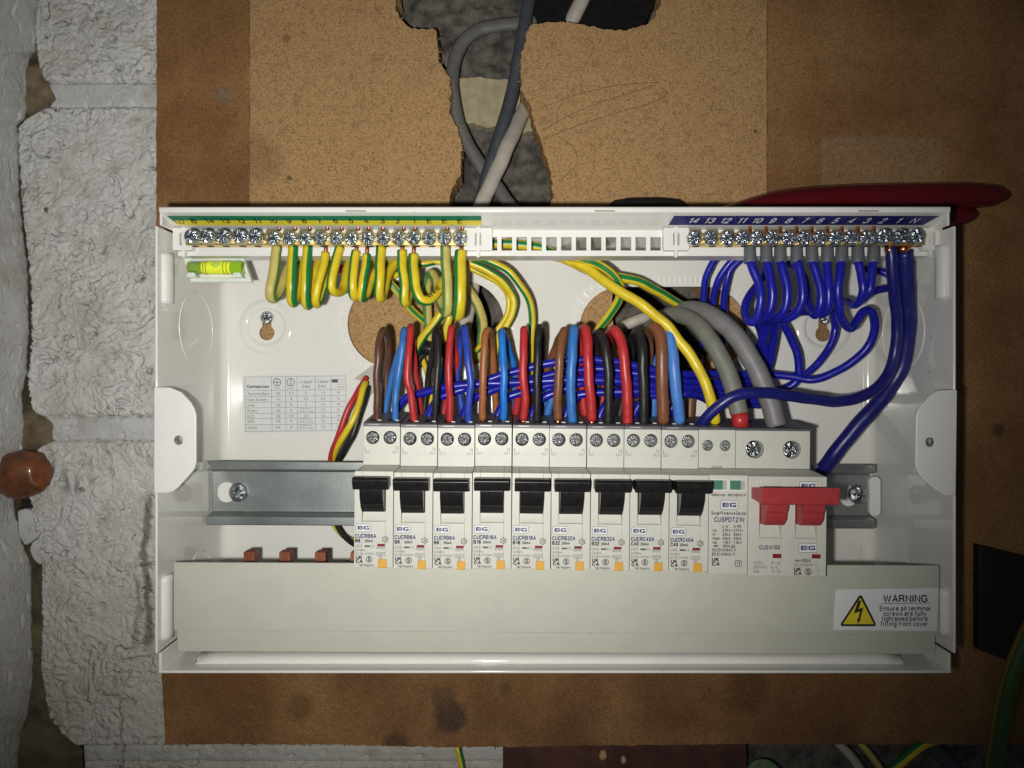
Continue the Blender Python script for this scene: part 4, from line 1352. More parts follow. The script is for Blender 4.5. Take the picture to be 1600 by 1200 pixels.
for y in rows:
    tl((112, y + 4), (1515, y - 14))
for x in cols:
    tl((x, 82 + (x - 112) * sk), (x + 10, 836 + (x - 112) * sk))
names = ['Terminal Bars', 'Main Switch', 'MCB', 'RCBO', 'RCD', 'SPD', 'AFDD']
wd = [300, 265, 95, 130, 95, 95, 130]
cells = [('M5', '6.5', '2', '1.2', '14'), ('M7', '9', '3.5', '2.3', '14'), ('M5', '9', '2', '1.2', '14'), ('M5', '9', '', '1.2', '14'), ('M6', '9.5', '2.5', '1.2', '14'), ('M5', '9', '', '1.2', '14'), ('M5', '9', '', '1.3', '14')]
k_ = (D0 - ds) / F / 8.889
mb.text('Connection', tp(140, 232), 38 * k_, width=305 * k_, bold=0.03)
for i, nme in enumerate(names):
    y = rows[i + 1] + 62
    mb.text(nme, tp(148, y), 32 * k_, width=wd[i] * k_)
    for j, s_ in enumerate(cells[i]):
        if s_:
            xm = (cols[j + 1] + cols[j + 2]) / 2
            mb.text(s_, tp(xm, y - 6 - 3 * j), 34 * k_, align='CENTER')
for i in (3, 5, 6):
    y = rows[i + 1]
    mb.text('2Nm In, L', tp(960, y + 18), 20 * k_, width=165 * k_, align='CENTER')
    mb.text('1.2Nm L, N out', tp(960, y + 58), 20 * k_, width=210 * k_, align='CENTER')
mb.text('>1.5mm\u00b2', tp(955, 170), 38 * k_, width=190 * k_, align='CENTER')
mb.text('[Nm]', tp(960, 232), 38 * k_, width=105 * k_, align='CENTER')
mb.text('<1.5mm\u00b2', tp(1185, 165), 38 * k_, width=185 * k_, align='CENTER')
mb.text('[Nm]', tp(1182, 228), 38 * k_, width=105 * k_, align='CENTER')
mb.text('POZI', tp(555, 246), 20 * k_, width=80 * k_, align='CENTER')
mb.text('[mm]', tp(748, 246), 20 * k_, width=80 * k_, align='CENTER')
mb.text('[mm]', tp(1442, 232), 22 * k_, width=75 * k_, align='CENTER')
for cx in (558, 747):
    c = tp(cx, 153)
    mb.ribbon_ring((c.x, c.z), 52 * k_, 9 * k_, 24, ds + 0.05)
tl((505, 155), (612, 153), 0.12); tl((558, 105), (558, 203), 0.12); tl((520, 154), (596, 154), 0.3); tl((558, 118), (558, 190), 0.3)
tl((738, 103), (738, 203), 0.12); tl((752, 103), (752, 203), 0.3)
A, B = tp(1318, 112), tp(1405, 158)
mb.add([(A.x, -(ds + .05), A.z), (B.x, -(ds + .05), A.z), (B.x, -(ds + .05), B.z), (A.x, -(ds + .05), B.z)], [(0, 1, 2, 3)])
tl((1405, 112), (1490, 112), 0.1); tl((1405, 155), (1490, 155), 0.1); tl((1490, 108), (1490, 158), 0.1); tl((1408, 185), (1490, 185), 0.1)
mb.build('printed_table', M['print_grey'], tq, recalc=False)

# ------------------------------------------------------------------ breakers
PITCH = 17.80
X_FIRST = -71.4
DN, DS, DK = 83.5, 66.0, 31.0
ORD = ['first', 'second', 'third', 'fourth', 'fifth', 'sixth', 'seventh', 'eighth', 'ninth']


def logo(parent, cx, cz, w, h, d):
    lg = MB().plate(rrect(cx, cz, w, h, h * 0.22), d - 0.1, d + 0.08, [rrect(cx, cz, w - 0.32, h - 0.32, h * 0.18)]).build('logo', M['print_grey'], parent)
    MB().poly(rrect(cx, cz, w - 0.34, h - 0.34, h * 0.18), d + 0.03).build('logo_field', M['sticker_grey'], lg, recalc=False)
    lw, lh = w * 0.36, h * 0.46
    t = lh * 0.24
    mb = MB()

    def r(x0, x1, z0, z1): mb.add([(x0, -(d + .06), z0), (x1, -(d + .06), z0), (x1, -(d + .06), z1), (x0, -(d + .06), z1)], [(0, 1, 2, 3)])
    bx, bz = cx - lw - w * 0.02, cz - lh / 2
    ts = t * 1.7
    r(bx, bx + ts, bz, bz + lh)
    for z in (bz, bz + (lh - t) / 2, bz + lh - t):
        r(bx + ts, bx + lw - ts * 0.75, z, z + t)
    r(bx + lw - ts * 0.75, bx + lw, bz + t * 0.4, bz + lh / 2 - t * 0.25)
    r(bx + lw - ts * 0.75, bx + lw - ts * 0.05, bz + lh / 2 + t * 0.25, bz + lh - t * 0.4)
    gx = cx + w * 0.03
    r(gx, gx + ts, bz + t * 0.35, bz + lh - t * 0.35)
    r(gx + ts, gx + lw, bz, bz + t)
    r(gx + ts, gx + lw, bz + lh - t, bz + lh)
    r(gx + lw - ts * 0.8, gx + lw, bz + t, bz + lh * 0.52)
    r(gx + lw * 0.55, gx + lw - ts * 0.8, bz + lh * 0.52 - t * 0.8, bz + lh * 0.52)
    mb.build('logo_letters', M['print_blue'], lg, recalc=False)


def ukca(mb, x, z, d, w=3.3, h=1.35):
    mb.text('UK', (x, -d, z + h * 1.28), h, width=w * 0.9, bold=0.035)
    mb.text('CA', (x, -d, z), h, width=w, bold=0.035)


def approval(mb, x, z, r, d):
    mb.ribbon_ring((x, z), r, 0.28, 20, d)
    mb.text('S', (x, -d, z - r * 0.6), r * 1.2, align='CENTER', bold=0.03)


def make_breaker(i, model, rating):
    x0 = X_FIRST + PITCH * i
    xc = x0 + PITCH / 2
    rj = random.Random(40 + i)
    org = Vector((xc, -DK - rj.uniform(-0.15, 0.25), -61.0 + rz(xc) + rj.uniform(-0.3, 0.3)))
    labels = {0: 'grey B6 breaker with black toggle, leftmost of the row', 1: 'grey B6 breaker with black toggle, second in the row from the left', 2: 'grey B6 breaker with black toggle, third in the row from the left',
              3: 'grey B16 breaker with orange-brown and bright blue wires, left one of the two B16', 4: 'grey B16 breaker with red and black wires, right one of the two B16',
              5: 'grey B32 breaker with brown and blue wires, left one of the two B32', 6: 'grey B32 breaker with red and black wires, right one of the two B32',
              7: 'grey C40 breaker with red and black wires, left one of the two C40', 8: 'grey C40 breaker with brown and pale blue wires, next to the surge device'}
    t = thing('circuit_breaker', labels[i], 'circuit breaker', org, 'breakers in a row on the rail', TILT + rj.uniform(-0.003, 0.003))
    ORG[t.name] = Vector((xc, -DK, -61.0))
    hw = PITCH / 2 - 0.14
    ZTOP, ZSH, ZNT, ZNB, ZBOT = -18.4, -38.8, -39.6, -83.0, -104.0
    # moulded body: side slices and a middle slice with the recess under the toggle
    rec = 5.4
    side = [(DK, ZTOP - 1.9), (DS, ZTOP - 1.9), (DS, ZSH), (DN, ZNT), (DN, ZNB), (DS, ZNB - 0.6), (DS, ZBOT), (DK, ZBOT)]
    mid = [(DK, ZTOP - 1.9), (DS, ZTOP - 1.9), (DS, ZSH), (DN, ZNT), (DN, -42.2), (79.5, -43.2), (79.5, -56.5), (82.4, -62.2), (DN, -62.3), (DN, ZNB), (DS, ZNB - 0.6), (DS, ZBOT), (DK, ZBOT)]
    cut = lambda pr: [(min(d, 63.4) if z > ZSH + 0.1 else d, z) for d, z in pr]
    mb = MB()
    s2 = [(DK, ZTOP - 1.9), (62.6, ZTOP - 1.9), (62.6, ZSH), (DN, ZNT)] + side[4:]
    m2 = [(DK, ZTOP - 1.9), (62.6, ZTOP - 1.9), (62.6, ZSH)] + mid[3:]
    mb.prism_x(s2, xc - hw, xc - rec).prism_x(m2, xc - rec + 0.001, xc + rec - 0.001).prism_x(s2, xc + rec, xc + hw)
    mb.build('body', M['device'], t, bevel=0.22)
    # shoulder plate with the two screw wells
    wells = [(xc - 4.3, -25.7), (xc + 4.0, -25.7)]
    sh = MB().plate([(xc - hw, ZSH), (xc + hw, ZSH), (xc + hw, ZTOP - 1.9), (xc - hw, ZTOP - 1.9)], 62.7, DS, [circle(a, b, 3.15, 22) for a, b in wells]).build('terminal_shoulder', M['device'], t, bevel=0.22)
    for (a, b) in wells:
        MB().poly(circle(a, b, 3.3, 18), 62.75).build('screw_well', M['void'], t, recalc=False)
        link('terminal_screw', SC_TERM, t, (a - random.uniform(0.0, 0.35), -(63.5), b + random.uniform(-0.1, 0.25)), random.uniform(0, 1.57))
    # dark cap with wire openings
    cap = MB().prism_x([(DK, ZTOP - 1.95), (DS + 0.35, ZTOP - 1.95), (DS + 0.35, ZTOP - 0.5), (DS - 0.8, ZTOP + 0.1), (44, ZTOP + 2.9), (DK, ZTOP + 2.9)], xc - hw, xc + hw).build('terminal_cap', M['device_dark'], t, bevel=0.2)
    for a in (-4.2, 4.2):
        MB().prism_x([(55, ZTOP), (63, ZTOP), (63, ZTOP + 0.45), (55, ZTOP + 1.49)], xc + a - 2.4, xc + a + 2.4).build('wire_entry', M['void'], t)
        MB().box(xc + a + 1.4, xc + a + 3.2, 60.3, 61.8, ZTOP - 0.3, ZTOP + 1.0).build('entry_tag', M['device'], t)
    MB().box(xc - 6.2, xc - 1.0, DS + 0.3, DS + 0.62, ZTOP - 1.2, ZTOP - 0.75).build('cap_rib', M['flag_grey'], t)
    # toggle
    tg = MB()
    tg.prism_x([(80.0, -42.4), (90.0, -41.0), (92.2, -41.1), (93.2, -42.2), (93.0, -43.8), (91.6, -46.6), (89.8, -46.9), (88.3, -46.0), (80, -46.0)], xc - 7.75, xc + 7.75)
    tg.prism_x([(80.0, -45.9), (90.2, -46.8), (89.6, -50.5), (88.0, -53.6), (88.1, -54.0), (87.4, -54.5), (87.5, -54.9), (85.0, -57.6), (80, -58.0)], xc - 5.15, xc + 5.15)
    tg.build('toggle', M['black'], t, bevel=0.3)
    # test button, position flag
    MB().box(xc + 2.2, xc + 6.0, DN - 0.8, DN + 0.7, -83.1, -79.2).build('test_button', M['amber'], t, bevel=0.25)
    fl = MB().plate(rrect(xc + 3.2, -73.5, 4.5, 2.9, 0.1), DN - 0.3, DN + 0.10, [rrect(xc + 3.2, -73.5, 4.1, 2.5, 0.1)]).build('flag_window', M['device'], t)
    MB().box(xc + 1.75, xc + 5.2, DN - 0.5, DN + 0.04, -73.45, -72.3).build('red_flag', M['flag_red'], fl)
    MB().box(xc + 1.2, xc + 5.2, DN - 0.5, DN + 0.03, -74.7, -73.47).build('grey_flag', M['flag_grey'], fl)
    # print
    d = DN + 0.05
    logo(t, xc - 4.6, -65.1, 6.9, 3.7, DN)
    mb = MB()
    mb.text(model, (xc - 8.35, -d, -69.6), 1.6, width=9.6 if len(model) == 7 else 10.6, bold=0.03)
    mb.build('model_print', M['print_blue'], t, recalc=False)
    mb = MB()
    mb.text(rating, (xc - 8.3, -d, -71.65), 1.4, width=2.4 if len(rating) == 2 else 3.5, bold=0.04)
    mb.text('30mA', (xc - 4.1, -d, -71.6), 1.15, width=3.9, bold=0.03)
    ukca(mb, xc - 8.0, -80.9, d)
    approval(mb, xc - 1.9, -79.3, 1.35, d)
    mb.text('Test Regularly', (xc - 6.7, -d, -82.4), 0.95, width=6.9, bold=0.012)
    c = (xc + 5.3, -70.3)
    star = []
    for q in range(12):
        r_ = 1.55 if q % 2 == 0 else 1.0
        star.append((c[0] + r_ * math.sin(q * math.pi / 6), c[1] + r_ * math.cos(q * math.pi / 6)))
    for q in range(12):
        mb.line(star[q], star[(q + 1) % 12], 0.25, d)
    mb.text('-25', (c[0], -d, c[1] - 0.4), 0.8, align='CENTER', bold=0.02)
    mb.build('rating_print', M['print_black'], t, recalc=False)
    mb = MB()
    mb.text('230V~', (xc - 8.2, -d, -73.9), 1.05, width=3.6)
    mb.line((xc - 4.0, -73.4), (xc - 1.6, -73.4), 0.8, d)
    mb.text('E3', (xc - 1.3, -d, -73.9), 1.0, width=1.6)
    mb.text('50/60Hz', (xc - 8.2, -d, -75.7), 1.0, width=4.6)
    mb.text('IEC/EN 61009-1', (xc - 8.2, -d, -77.3), 0.95, width=9.0)
    for a, b, w_, h_ in ((xc + 3.2, -76.9, 3.8, 1.5), (xc + 3.2, -78.4, 1.3, 1.1)):
        q = rrect(a, b, w_, h_, 0.05, 1)
        for z in range(len(q)):
            mb.line(q[z], q[(z + 1) % len(q)], 0.14, d) if (Vector(q[z]) - Vector(q[(z + 1) % len(q)])).length > 0.02 else None
    mb.text('6000', (xc + 3.2, -d, -77.3), 0.8, width=2.9, align='CENTER')
    mb.text('3', (xc + 3.2, -d, -78.75), 0.75, align='CENTER')
    mb.build('fine_print', M['print_grey'], t, recalc=False)
    mb = MB()
    ds_ = DS + 0.05
    mb.text('L', (xc - 8.0, -ds_, -31.5), 1.6)
    mb.text('OUT', (xc - 8.0, -ds_, -33.2), 1.15, width=2.8)
    mb.text('N', (xc + 7.9, -ds_, -31.5), 1.6, align='RIGHT')
    mb.text('OUT', (xc + 8.0, -ds_, -33.2), 1.15, width=2.8, align='RIGHT')
    mb.build('terminal_print', M['print_grey'], t, recalc=False)
    mb = MB()
    mb.line((xc - 4.6, -32.9), (xc + 4.6, -32.9), 0.13, ds_)
    mb.build('circuit_line', M['print_faint'], t, recalc=False)
    return t


for i, (m_, r_) in enumerate([('CUCRB6A', 'B6')] * 3 + [('CUCRB16A', 'B16')] * 2 + [('CUCRB32A', 'B32')] * 2 + [('CUCRC40A', 'C40')] * 2):
    make_breaker(i, m_, r_)

# surge protection device
x0 = X_FIRST + PITCH * 9
xc = x0 + PITCH / 2
sp_ = thing('surge_protector', 'grey surge protective device with two green windows', 'surge protector', (xc, -DK, -61.0 + rz(xc)), roty=TILT)
ORG[sp_.name] = Vector((xc, -DK, -61.0))
hw = PITCH / 2 - 0.14
side = [(DK, -20.3), (62.6, -20.3), (62.6, -38.6), (DN, -39.6), (DN, -84.3), (DS, -85), (DS, -104), (DK, -104)]
MB().prism_x(side, xc - hw, xc + hw).build('body', M['device'], sp_, bevel=0.22)
wells = [(xc - 4.4, -27.8), (xc + 3.9, -27.8)]
MB().plate([(xc - hw, -38.6), (xc + hw, -38.6), (xc + hw, -20.3), (xc - hw, -20.3)], 62.7, DS, [circle(a, b, 2.6, 22) for a, b in wells]).build('terminal_shoulder', M['device'], sp_, bevel=0.22)
for a, b in wells:
    MB().poly(circle(a, b, 2.8, 18), 62.75).build('screw_well', M['void'], sp_, recalc=False)
    o = link('terminal_screw', SC_TERM, sp_, (a, -62.9, b), random.uniform(0, 1.5))
    o.scale = (0.88, 1, 0.88)
MB().prism_x([(DK, -20.35), (DS + 0.3, -20.35), (DS + 0.3, -19.4), (DS - 0.6, -18.8), (44, -16.2), (DK, -16.2)], xc - hw, xc + hw).build('terminal_cap', M['device_dark'], sp_, bevel=0.2)
MB().plate([(xc - 2.6, -38.4), (xc + 2.2, -38.4), (xc + 2.2, -37.6), (xc - 2.6, -37.6)], DS - 0.1, DS + 0.1, [[(xc - 2.4, -38.25), (xc + 2.0, -38.25), (xc + 2.0, -37.8), (xc - 2.4, -37.8)]]).build('release_slot', M['print_grey'], sp_)
for k, a in ((-1, -4.3), (1, 3.9)):
    wn_ = MB().plate(rrect(xc + a, -44.0, 7.6, 5.0, 0.3), DN - 0.2, DN + 0.5, [rrect(xc + a, -44.0, 6.9, 4.3, 0.2)]).build('status_window', M['enclosure_matt'], sp_)
    MB().box(xc + a - 3.4, xc + a + 1.6, DN + 0.05, DN + 0.15, -46.1, -41.9).build('green_flag', M['green_flag'], wn_)
    MB().box(xc + a + 1.6, xc + a + 3.4, DN + 0.05, DN + 0.14, -46.1, -41.9).build('flag_edge', M['flag_grey'], wn_)
    MB().box(xc + a - 3.42, xc + a + 3.42, DN + 0.2, DN + 0.45, -46.12, -41.88).build('window_pane', M['clear'], wn_)
d = DN + 0.05
logo(sp_, xc + 0.4, -53.0, 8.1, 4.3, DN)
mb = MB()
mb.text('CUSPDT21N', (xc + 0.4, -d, -60.6), 1.9, width=13.6, align='CENTER', bold=0.02)
mb.build('model_print', M['print_blue'], sp_, recalc=False)
mb = MB()
mb.text('GREEN OK - RED:DEFECT!', (xc + 0.1, -d, -49.0), 0.85, width=15.6, align='CENTER', bold=0.03)
mb.text('Surge Protective Device', (xc + 0.1, -d, -57.4), 1.35, width=15.6, align='CENTER', bold=0.02)
for y, row in ((-63.3, ('', 'L-N', 'N-PE')), (-65.1, ('Uc:', '275V~', '275V~')), (-66.9, ('In:', '20kA', '20kA')), (-68.7, ('Imax:', '40kA', '40kA')), (-70.5, ('Up:', '1.3kV', '1.3kV')), (-72.2, ('', '100A gG', ''))):
    for s_, a in zip(row, (-7.0, -2.6, 2.4)):
        if s_:
            mb.text(s_, (xc + a, -d, y), 1.15, bold=0.02, sx=0.95)
mb.line((xc - 7, -71.6), (xc - 4, -71.6), 0.2, d); mb.line((xc - 6.2, -71.6), (xc - 4.8, -71.6), 0.7, d)
mb.text('IEC/EN 61643-11', (xc - 7.1, -d, -74.0), 1.2, width=10.6, bold=0.02)
mb.text('BS EN 61643-11', (xc - 7.2, -d, -75.9), 1.2, width=10.3, bold=0.02)
ukca(mb, xc - 7.3, -80.4, d, 3.7, 1.5)
q = rrect(xc + 4.7, -79.4, 2.7, 2.7, 0.1, 1)
for z in (0, 2, 4, 6):
    mb.line(q[z + 1], q[(z + 2) % 8], 0.25, d)
mb.text('T2', (xc + 4.7, -d, -80.1), 1.4, width=1.7, align='CENTER', bold=0.02)
mb.build('rating_print', M['print_black'], sp_, recalc=False)
mb = MB()
mb.text('N', (xc - 6.4, -(DS + .05), -33.9), 1.9)
mb.text('PE', (xc + 2.6, -(DS + .05), -33.9), 1.9)
mb.build('embossed_letters', M['print_faint'], sp_, recalc=False)

# main switch
x0 = X_FIRST + PITCH * 10
xm = x0 + PITCH
sw = thing('main_switch', 'wide grey main switch with a red double toggle', 'switch', (xm, -DK, -61.0 + rz(xm)), roty=TILT)
ORG[sw.name] = Vector((xm, -DK, -61.0))
hw = PITCH - 0.14
MB_side = [(DK, -20.5), (62.6, -20.5), (62.6, -38.6), (DN, -40.0), (DN, -85.0), (DS, -85.6), (DS, -104), (DK, -104)]
rc = [(DK, -20.5), (62.6, -20.5), (62.6, -38.6), (DN, -40.0), (DN, -44.5), (78.5, -45.0), (78.5, -59.5), (82.6, -67.8), (DN, -67.9), (DN, -85.0), (DS, -85.6), (DS, -104), (DK, -104)]
mb = MB()
cuts = [(-hw, -12.6, 0), (-12.6, -2.6, 1), (-2.6, 3.6, 0), (3.6, 13.6, 1), (13.6, hw, 0)]
for a, b, k in cuts:
    mb.prism_x(rc if k else MB_side, xm + a + 0.001, xm + b - 0.001)
mb.build('body', M['device'], sw, bevel=0.22)
wells = [(xm - 8.8, -29.4), (xm + 8.9, -29.4)]
MB().plate([(xm - hw, -38.6), (xm + hw, -38.6), (xm + hw, -20.5), (xm - hw, -20.5)], 62.7, DS, [circle(a + 0.2, b, 4.35, 26) for a, b in wells]).build('terminal_shoulder', M['device'], sw, bevel=0.22)
for a, b in wells:
    MB().poly(circle(a, b, 4.5, 22), 62.75).build('screw_well', M['flag_grey'], sw, recalc=False)
    link('main_screw', SC_BIG, sw, (a - 0.1, -63.0, b), 0.45 if a < xm else 0.05)
MB().prism_x([(DK, -20.55), (DS + 0.3, -20.55), (DS + 0.3, -19.7), (DS - 0.6, -19.1), (46, -17.0), (DK, -17.0)], xm - hw, xm + hw + 0.8).build('terminal_cap', M['device_dark'], sw, bevel=0.2)
MB().box(xm + hw + 0.05, xm + hw + 0.8, DK + 2, 64.5, -40, -20.6).build('end_liner', M['device_dark'], sw)
tg = MB()
tg.prism_x([(82.0, -45.0), (92.5, -44.2), (95.6, -43.0), (96.4, -43.5), (95.6, -46.2), (95.2, -50.4), (94.2, -51.0), (93.0, -50.6), (90, -50.2), (82, -50)], xm - 16.4, xm + 17.8)
handle = tg.build('toggle', M['red'], sw, bevel=0.7, seg=3)
for a in (-12.3, 4.0):
    MB().prism_x([(80.0, -49.0), (92.8, -49.6), (91.4, -54.6), (90.8, -55.0), (90.2, -58.4), (87.6, -61.2), (80, -61.6)], xm + a, xm + a + 9.3).build('toggle_leg', M['red'], handle, bevel=0.4)
d = DN + 0.05
logo(sw, xm + 9.4, -72.1, 8.4, 4.3, DN)
logo(sw, xm + 9.4, -44.2, 8.4, 4.3, DN)
mb = MB()
mb.text('CUSW100', (xm - 12.6, -d, -72.9), 1.75, width=9.4, bold=0.018)
mb.build('model_print', M['print_blue'], sw, recalc=False)
for a in (-4.3, 13.4):
    fl = MB().plate(rrect(xm + a, -75.9, 4.9, 2.4, 0.1), DN - 0.3, DN + 0.1, [rrect(xm + a, -75.9, 4.5, 2.0, 0.1)]).build('flag_window', M['device'], sw)
    MB().box(xm + a - 2.2, xm + a + 1.8, DN - 0.5, DN + 0.04, -76.85, -74.95).build('red_flag', M['flag_red'], fl)
mb = MB()
mb.text('AC22A', (xm - 15.0, -d, -79.6), 1.25, width=4.2)
mb.text('230V/400V', (xm - 15.2, -d, -81.6), 1.25, width=6.3)
mb.text('50Hz', (xm - 15.2, -d, -83.6), 1.25, width=2.8)
mb.text('IEC/EN60947-3', (xm + 3.6, -d, -80.4), 1.15, width=9.8)
mb.build('fine_print', M['print_grey'], sw, recalc=False)
mb = MB()
mb.text('In=100A', (xm + 3.8, -d, -78.5), 1.3, width=7.0, bold=0.02)
ukca(mb, xm + 3.2, -84.3, d, 3.6, 1.4)
approval(mb, xm + 9.6, -82.9, 1.5, d)
for a, s1, s2_ in ((-6.6, '1', '2'), (-4.2, '3', '4')):
    mb.ribbon_ring((xm + a, -79.4), 0.35, 0.15, 10, d)
    mb.line((xm + a, -79.0), (xm + a, -78.3), 0.16, d)
    mb.line((xm + a - 0.9, -80.3), (xm + a, -81.6), 0.16, d)
    mb.line((xm + a, -81.6), (xm + a, -83.4), 0.16, d)
    mb.text(s1, (xm + a + 0.5, -d, -79.3), 0.95)
    mb.text(s2_, (xm + a + 0.4, -d, -83.4), 0.95)
mb.line((xm - 7.2, -81.0), (xm - 4.7, -81.0), 0.12, d)
mb.text('I', (xm + 14.2, -d, -80.9), 0.8); mb.text('I', (xm + 14.1, -d, -82.6), 1.0, bold=0.03); mb.text('0', (xm + 13.9, -d, -84.6), 0.8)
mb.build('rating_print', M['print_black'], sw, recalc=False)

# ------------------------------------------------------------------ outgoing wires of the breakers
def out_wire(i, side, col, colname, front, back, r, stub=None):
    """front: (x, y) from terminal to apex; back: (x, y) from apex down behind"""
    n1, n2 = len(front), len(back)
    ctrl = []
    for j, (a, b) in enumerate(front):
        u = j / (n1 - 1)
        ctrl.append((a, b, 59 + 5.0 * math.sin(u * math.pi * 0.8) - 5.0 * u ** 3))
    for j, (a, b) in enumerate(back):
        u = (j + 1) / n2
        ctrl.append((a, b, 54 - (12 + 16 * u) * min(1.0, 0.55 + u)))
    side_w = 'left' if side == 0 else 'right'
    c0 = ctrl[0]
    if (i, side) in ((3, 0), (3, 1), (5, 0), (6, 0), (8, 0), (8, 1), (4, 0)):
        ctrl[0] = (c0[0], c0[1] - 4.5, c0[2])
    parts = [('bare_end', M['copper'], (c0[0], c0[1] + 4.0, 58.9), (c0[0], c0[1] - 6.0, 59.2), r * 0.8)]
    cable('output_wire', f'{colname} wire bent up from the {side_w} terminal of the {ORD[i]} breaker', 'wire', W[col], ctrl, r, 'outgoing wires looped above the breakers', parts=parts)


out_wire(0, 0, 'darkbrown', 'dark brown', [(589.5, 660), (589.5, 620), (588.4, 584), (591, 555), (593, 532), (600, 516)], [(606, 532), (606.5, 556), (604, 586), (600, 645), (598, 690)], 1.75)
out_wire(0, 1, 'blue', 'blue', [(617.4, 660), (618.5, 615), (624, 580), (628, 546), (630, 528), (632, 516)], [(628, 537), (618, 569), (609, 602), (602, 648), (600, 690)], 1.65)
out_wire(1, 0, 'red', 'red', [(647.5, 660), (642.5, 621), (637.5, 595), (638, 565), (639, 537), (642, 512)], [(645, 546), (649, 584), (654, 620), (658, 650), (658, 690)], 1.75)
out_wire(1, 1, 'black', 'black', [(679, 660), (680.6, 621), (683.4, 584), (685, 546), (681, 515)], [(678, 542), (672, 574), (668, 602), (662, 645), (660, 690)], 1.6)
out_wire(2, 0, 'red', 'red', [(703, 660), (702.5, 621), (701.6, 595), (701.5, 565), (702.8, 537), (706, 512)], [(710, 540), (713, 566), (708, 596), (694, 640), (690, 690)], 1.75)
out_wire(2, 1, 'royal', 'royal blue', [(732, 660), (733, 621), (736, 595), (731, 561), (729.4, 537), (725, 512)], [(719, 527), (717, 560), (714, 595), (720, 625), (724, 690)], 1.8)
out_wire(3, 0, 'tan', 'orange-brown', [(754, 660), (754.7, 621), (755.6, 584), (756.6, 546), (759, 526), (764, 517)], [(769, 537), (770, 565), (772.5, 602), (774, 645), (774, 690)], 1.8)
out_wire(3, 1, 'skyblue', 'bright blue', [(786.6, 660), (787, 621), (787.5, 584), (785, 546), (784, 519)], [(791, 534), (797, 552), (803, 572), (806, 600), (806, 690)], 1.85)
out_wire(4, 0, 'red', 'red', [(817.5, 660), (821, 624), (818, 595), (817.5, 565), (818.4, 530), (819.4, 515)], [(821, 540), (816, 580), (810, 621), (806, 650), (804, 690)], 2.0)
out_wire(4, 1, 'black', 'black', [(838.7, 660), (839, 620), (839.7, 584), (840.6, 540), (843, 511)], [(847, 530), (846, 560), (842, 600), (836, 650), (834, 690)], 1.9)
out_wire(5, 0, 'brown', 'brown', [(871.6, 660), (871.6, 621), (873.4, 584), (875, 555), (878, 530), (881, 517)], [(871, 537), (861, 560), (850, 585), (838, 620), (830, 690)], 2.15)
out_wire(5, 1, 'blue', 'blue', [(895, 660), (892, 621), (892, 584), (894, 555), (896, 530), (897, 513)], [(893, 535), (886, 565), (872, 600), (856, 645), (850, 690)], 2.3)
out_wire(6, 0, 'red', 'red', [(924.5, 661), (923, 621), (919.5, 584), (918, 556), (918, 530), (913, 514)], [(907, 528), (905, 555), (908, 600), (914, 650), (914, 690)], 2.4)
out_wire(6, 1, 'black', 'black', [(950, 662), (950, 621), (950, 584), (948, 555), (942, 532), (934, 522)], [(930, 534), (931, 555), (934, 600), (936, 650), (936, 690)], 2.3)
out_wire(7, 0, 'red', 'red', [(980.5, 664), (979.4, 621), (977.5, 584), (974, 552), (968, 529), (959, 516)], [(951, 527), (949, 555), (945, 600), (938, 650), (936, 690)], 2.5)
out_wire(7, 1, 'black', 'black', [(1005.6, 663), (1005, 621), (1004.7, 584), (1004, 556), (1003, 534), (996, 520)], [(988, 533), (985, 555), (978, 600), (968, 650), (964, 690)], 2.4)
out_wire(8, 0, 'brown', 'brown', [(1036.6, 664), (1035.6, 621), (1034.7, 584), (1034, 548), (1031, 523), (1022, 512)], [(1013, 528), (1012, 556), (1006, 600), (1000, 650), (996, 690)], 3.0)
out_wire(8, 1, 'paleblue', 'pale blue', [(1062, 664), (1058, 621), (1053.4, 584), (1049, 546), (1044, 519)], [(1036, 540), (1028, 570), (1022, 610), (1019, 650), (1018, 690)], 2.75)

# cable ends glimpsed behind the outgoing wires
cable('inner_wire', 'black wire dropping from black tape behind the second breaker wires', 'wire', W['black'], [(668, 548, 22), (655, 562, 24), (651, 590, 25), (653, 620, 25), (660, 645, 24), (664, 690, 22)], 1.6)
cable('inner_wire', 'blue wire dropping behind the third red wire', 'wire', W['blue'], [(697, 548, 18), (694, 575, 20), (690, 604, 22), (684, 640, 22), (680, 690, 22)], 1.6)
cable('inner_wire', 'pale blue wire slanting behind the brown sixth wire', 'wire', W['blue'], [(868, 590, 24), (858, 612, 25), (850, 640, 25), (846, 690, 24)], 2.0)
cable('inner_wire', 'brown wire dropping behind the pale blue ninth wire', 'wire', W['brown'], [(1092, 555, 16), (1086, 590, 18), (1079, 630, 20), (1074, 690, 20)], 2.6)
cable('inner_wire', 'yellow earth core showing low behind the second and third breakers', 'wire', W['yellow'], [(660, 560, 14), (672, 600, 16), (674, 630, 18), (690, 642, 19), (712, 652, 19)], 1.4)
MB().tube(smooth_path([P(*c) for c in [(654, 542, 22), (672, 545, 23), (696, 548, 22), (704, 552, 20)]], 6), 4.2, 14).build('tape_wrap', M['black'], label='black tape wrapped round cables in the left opening', category='tape')

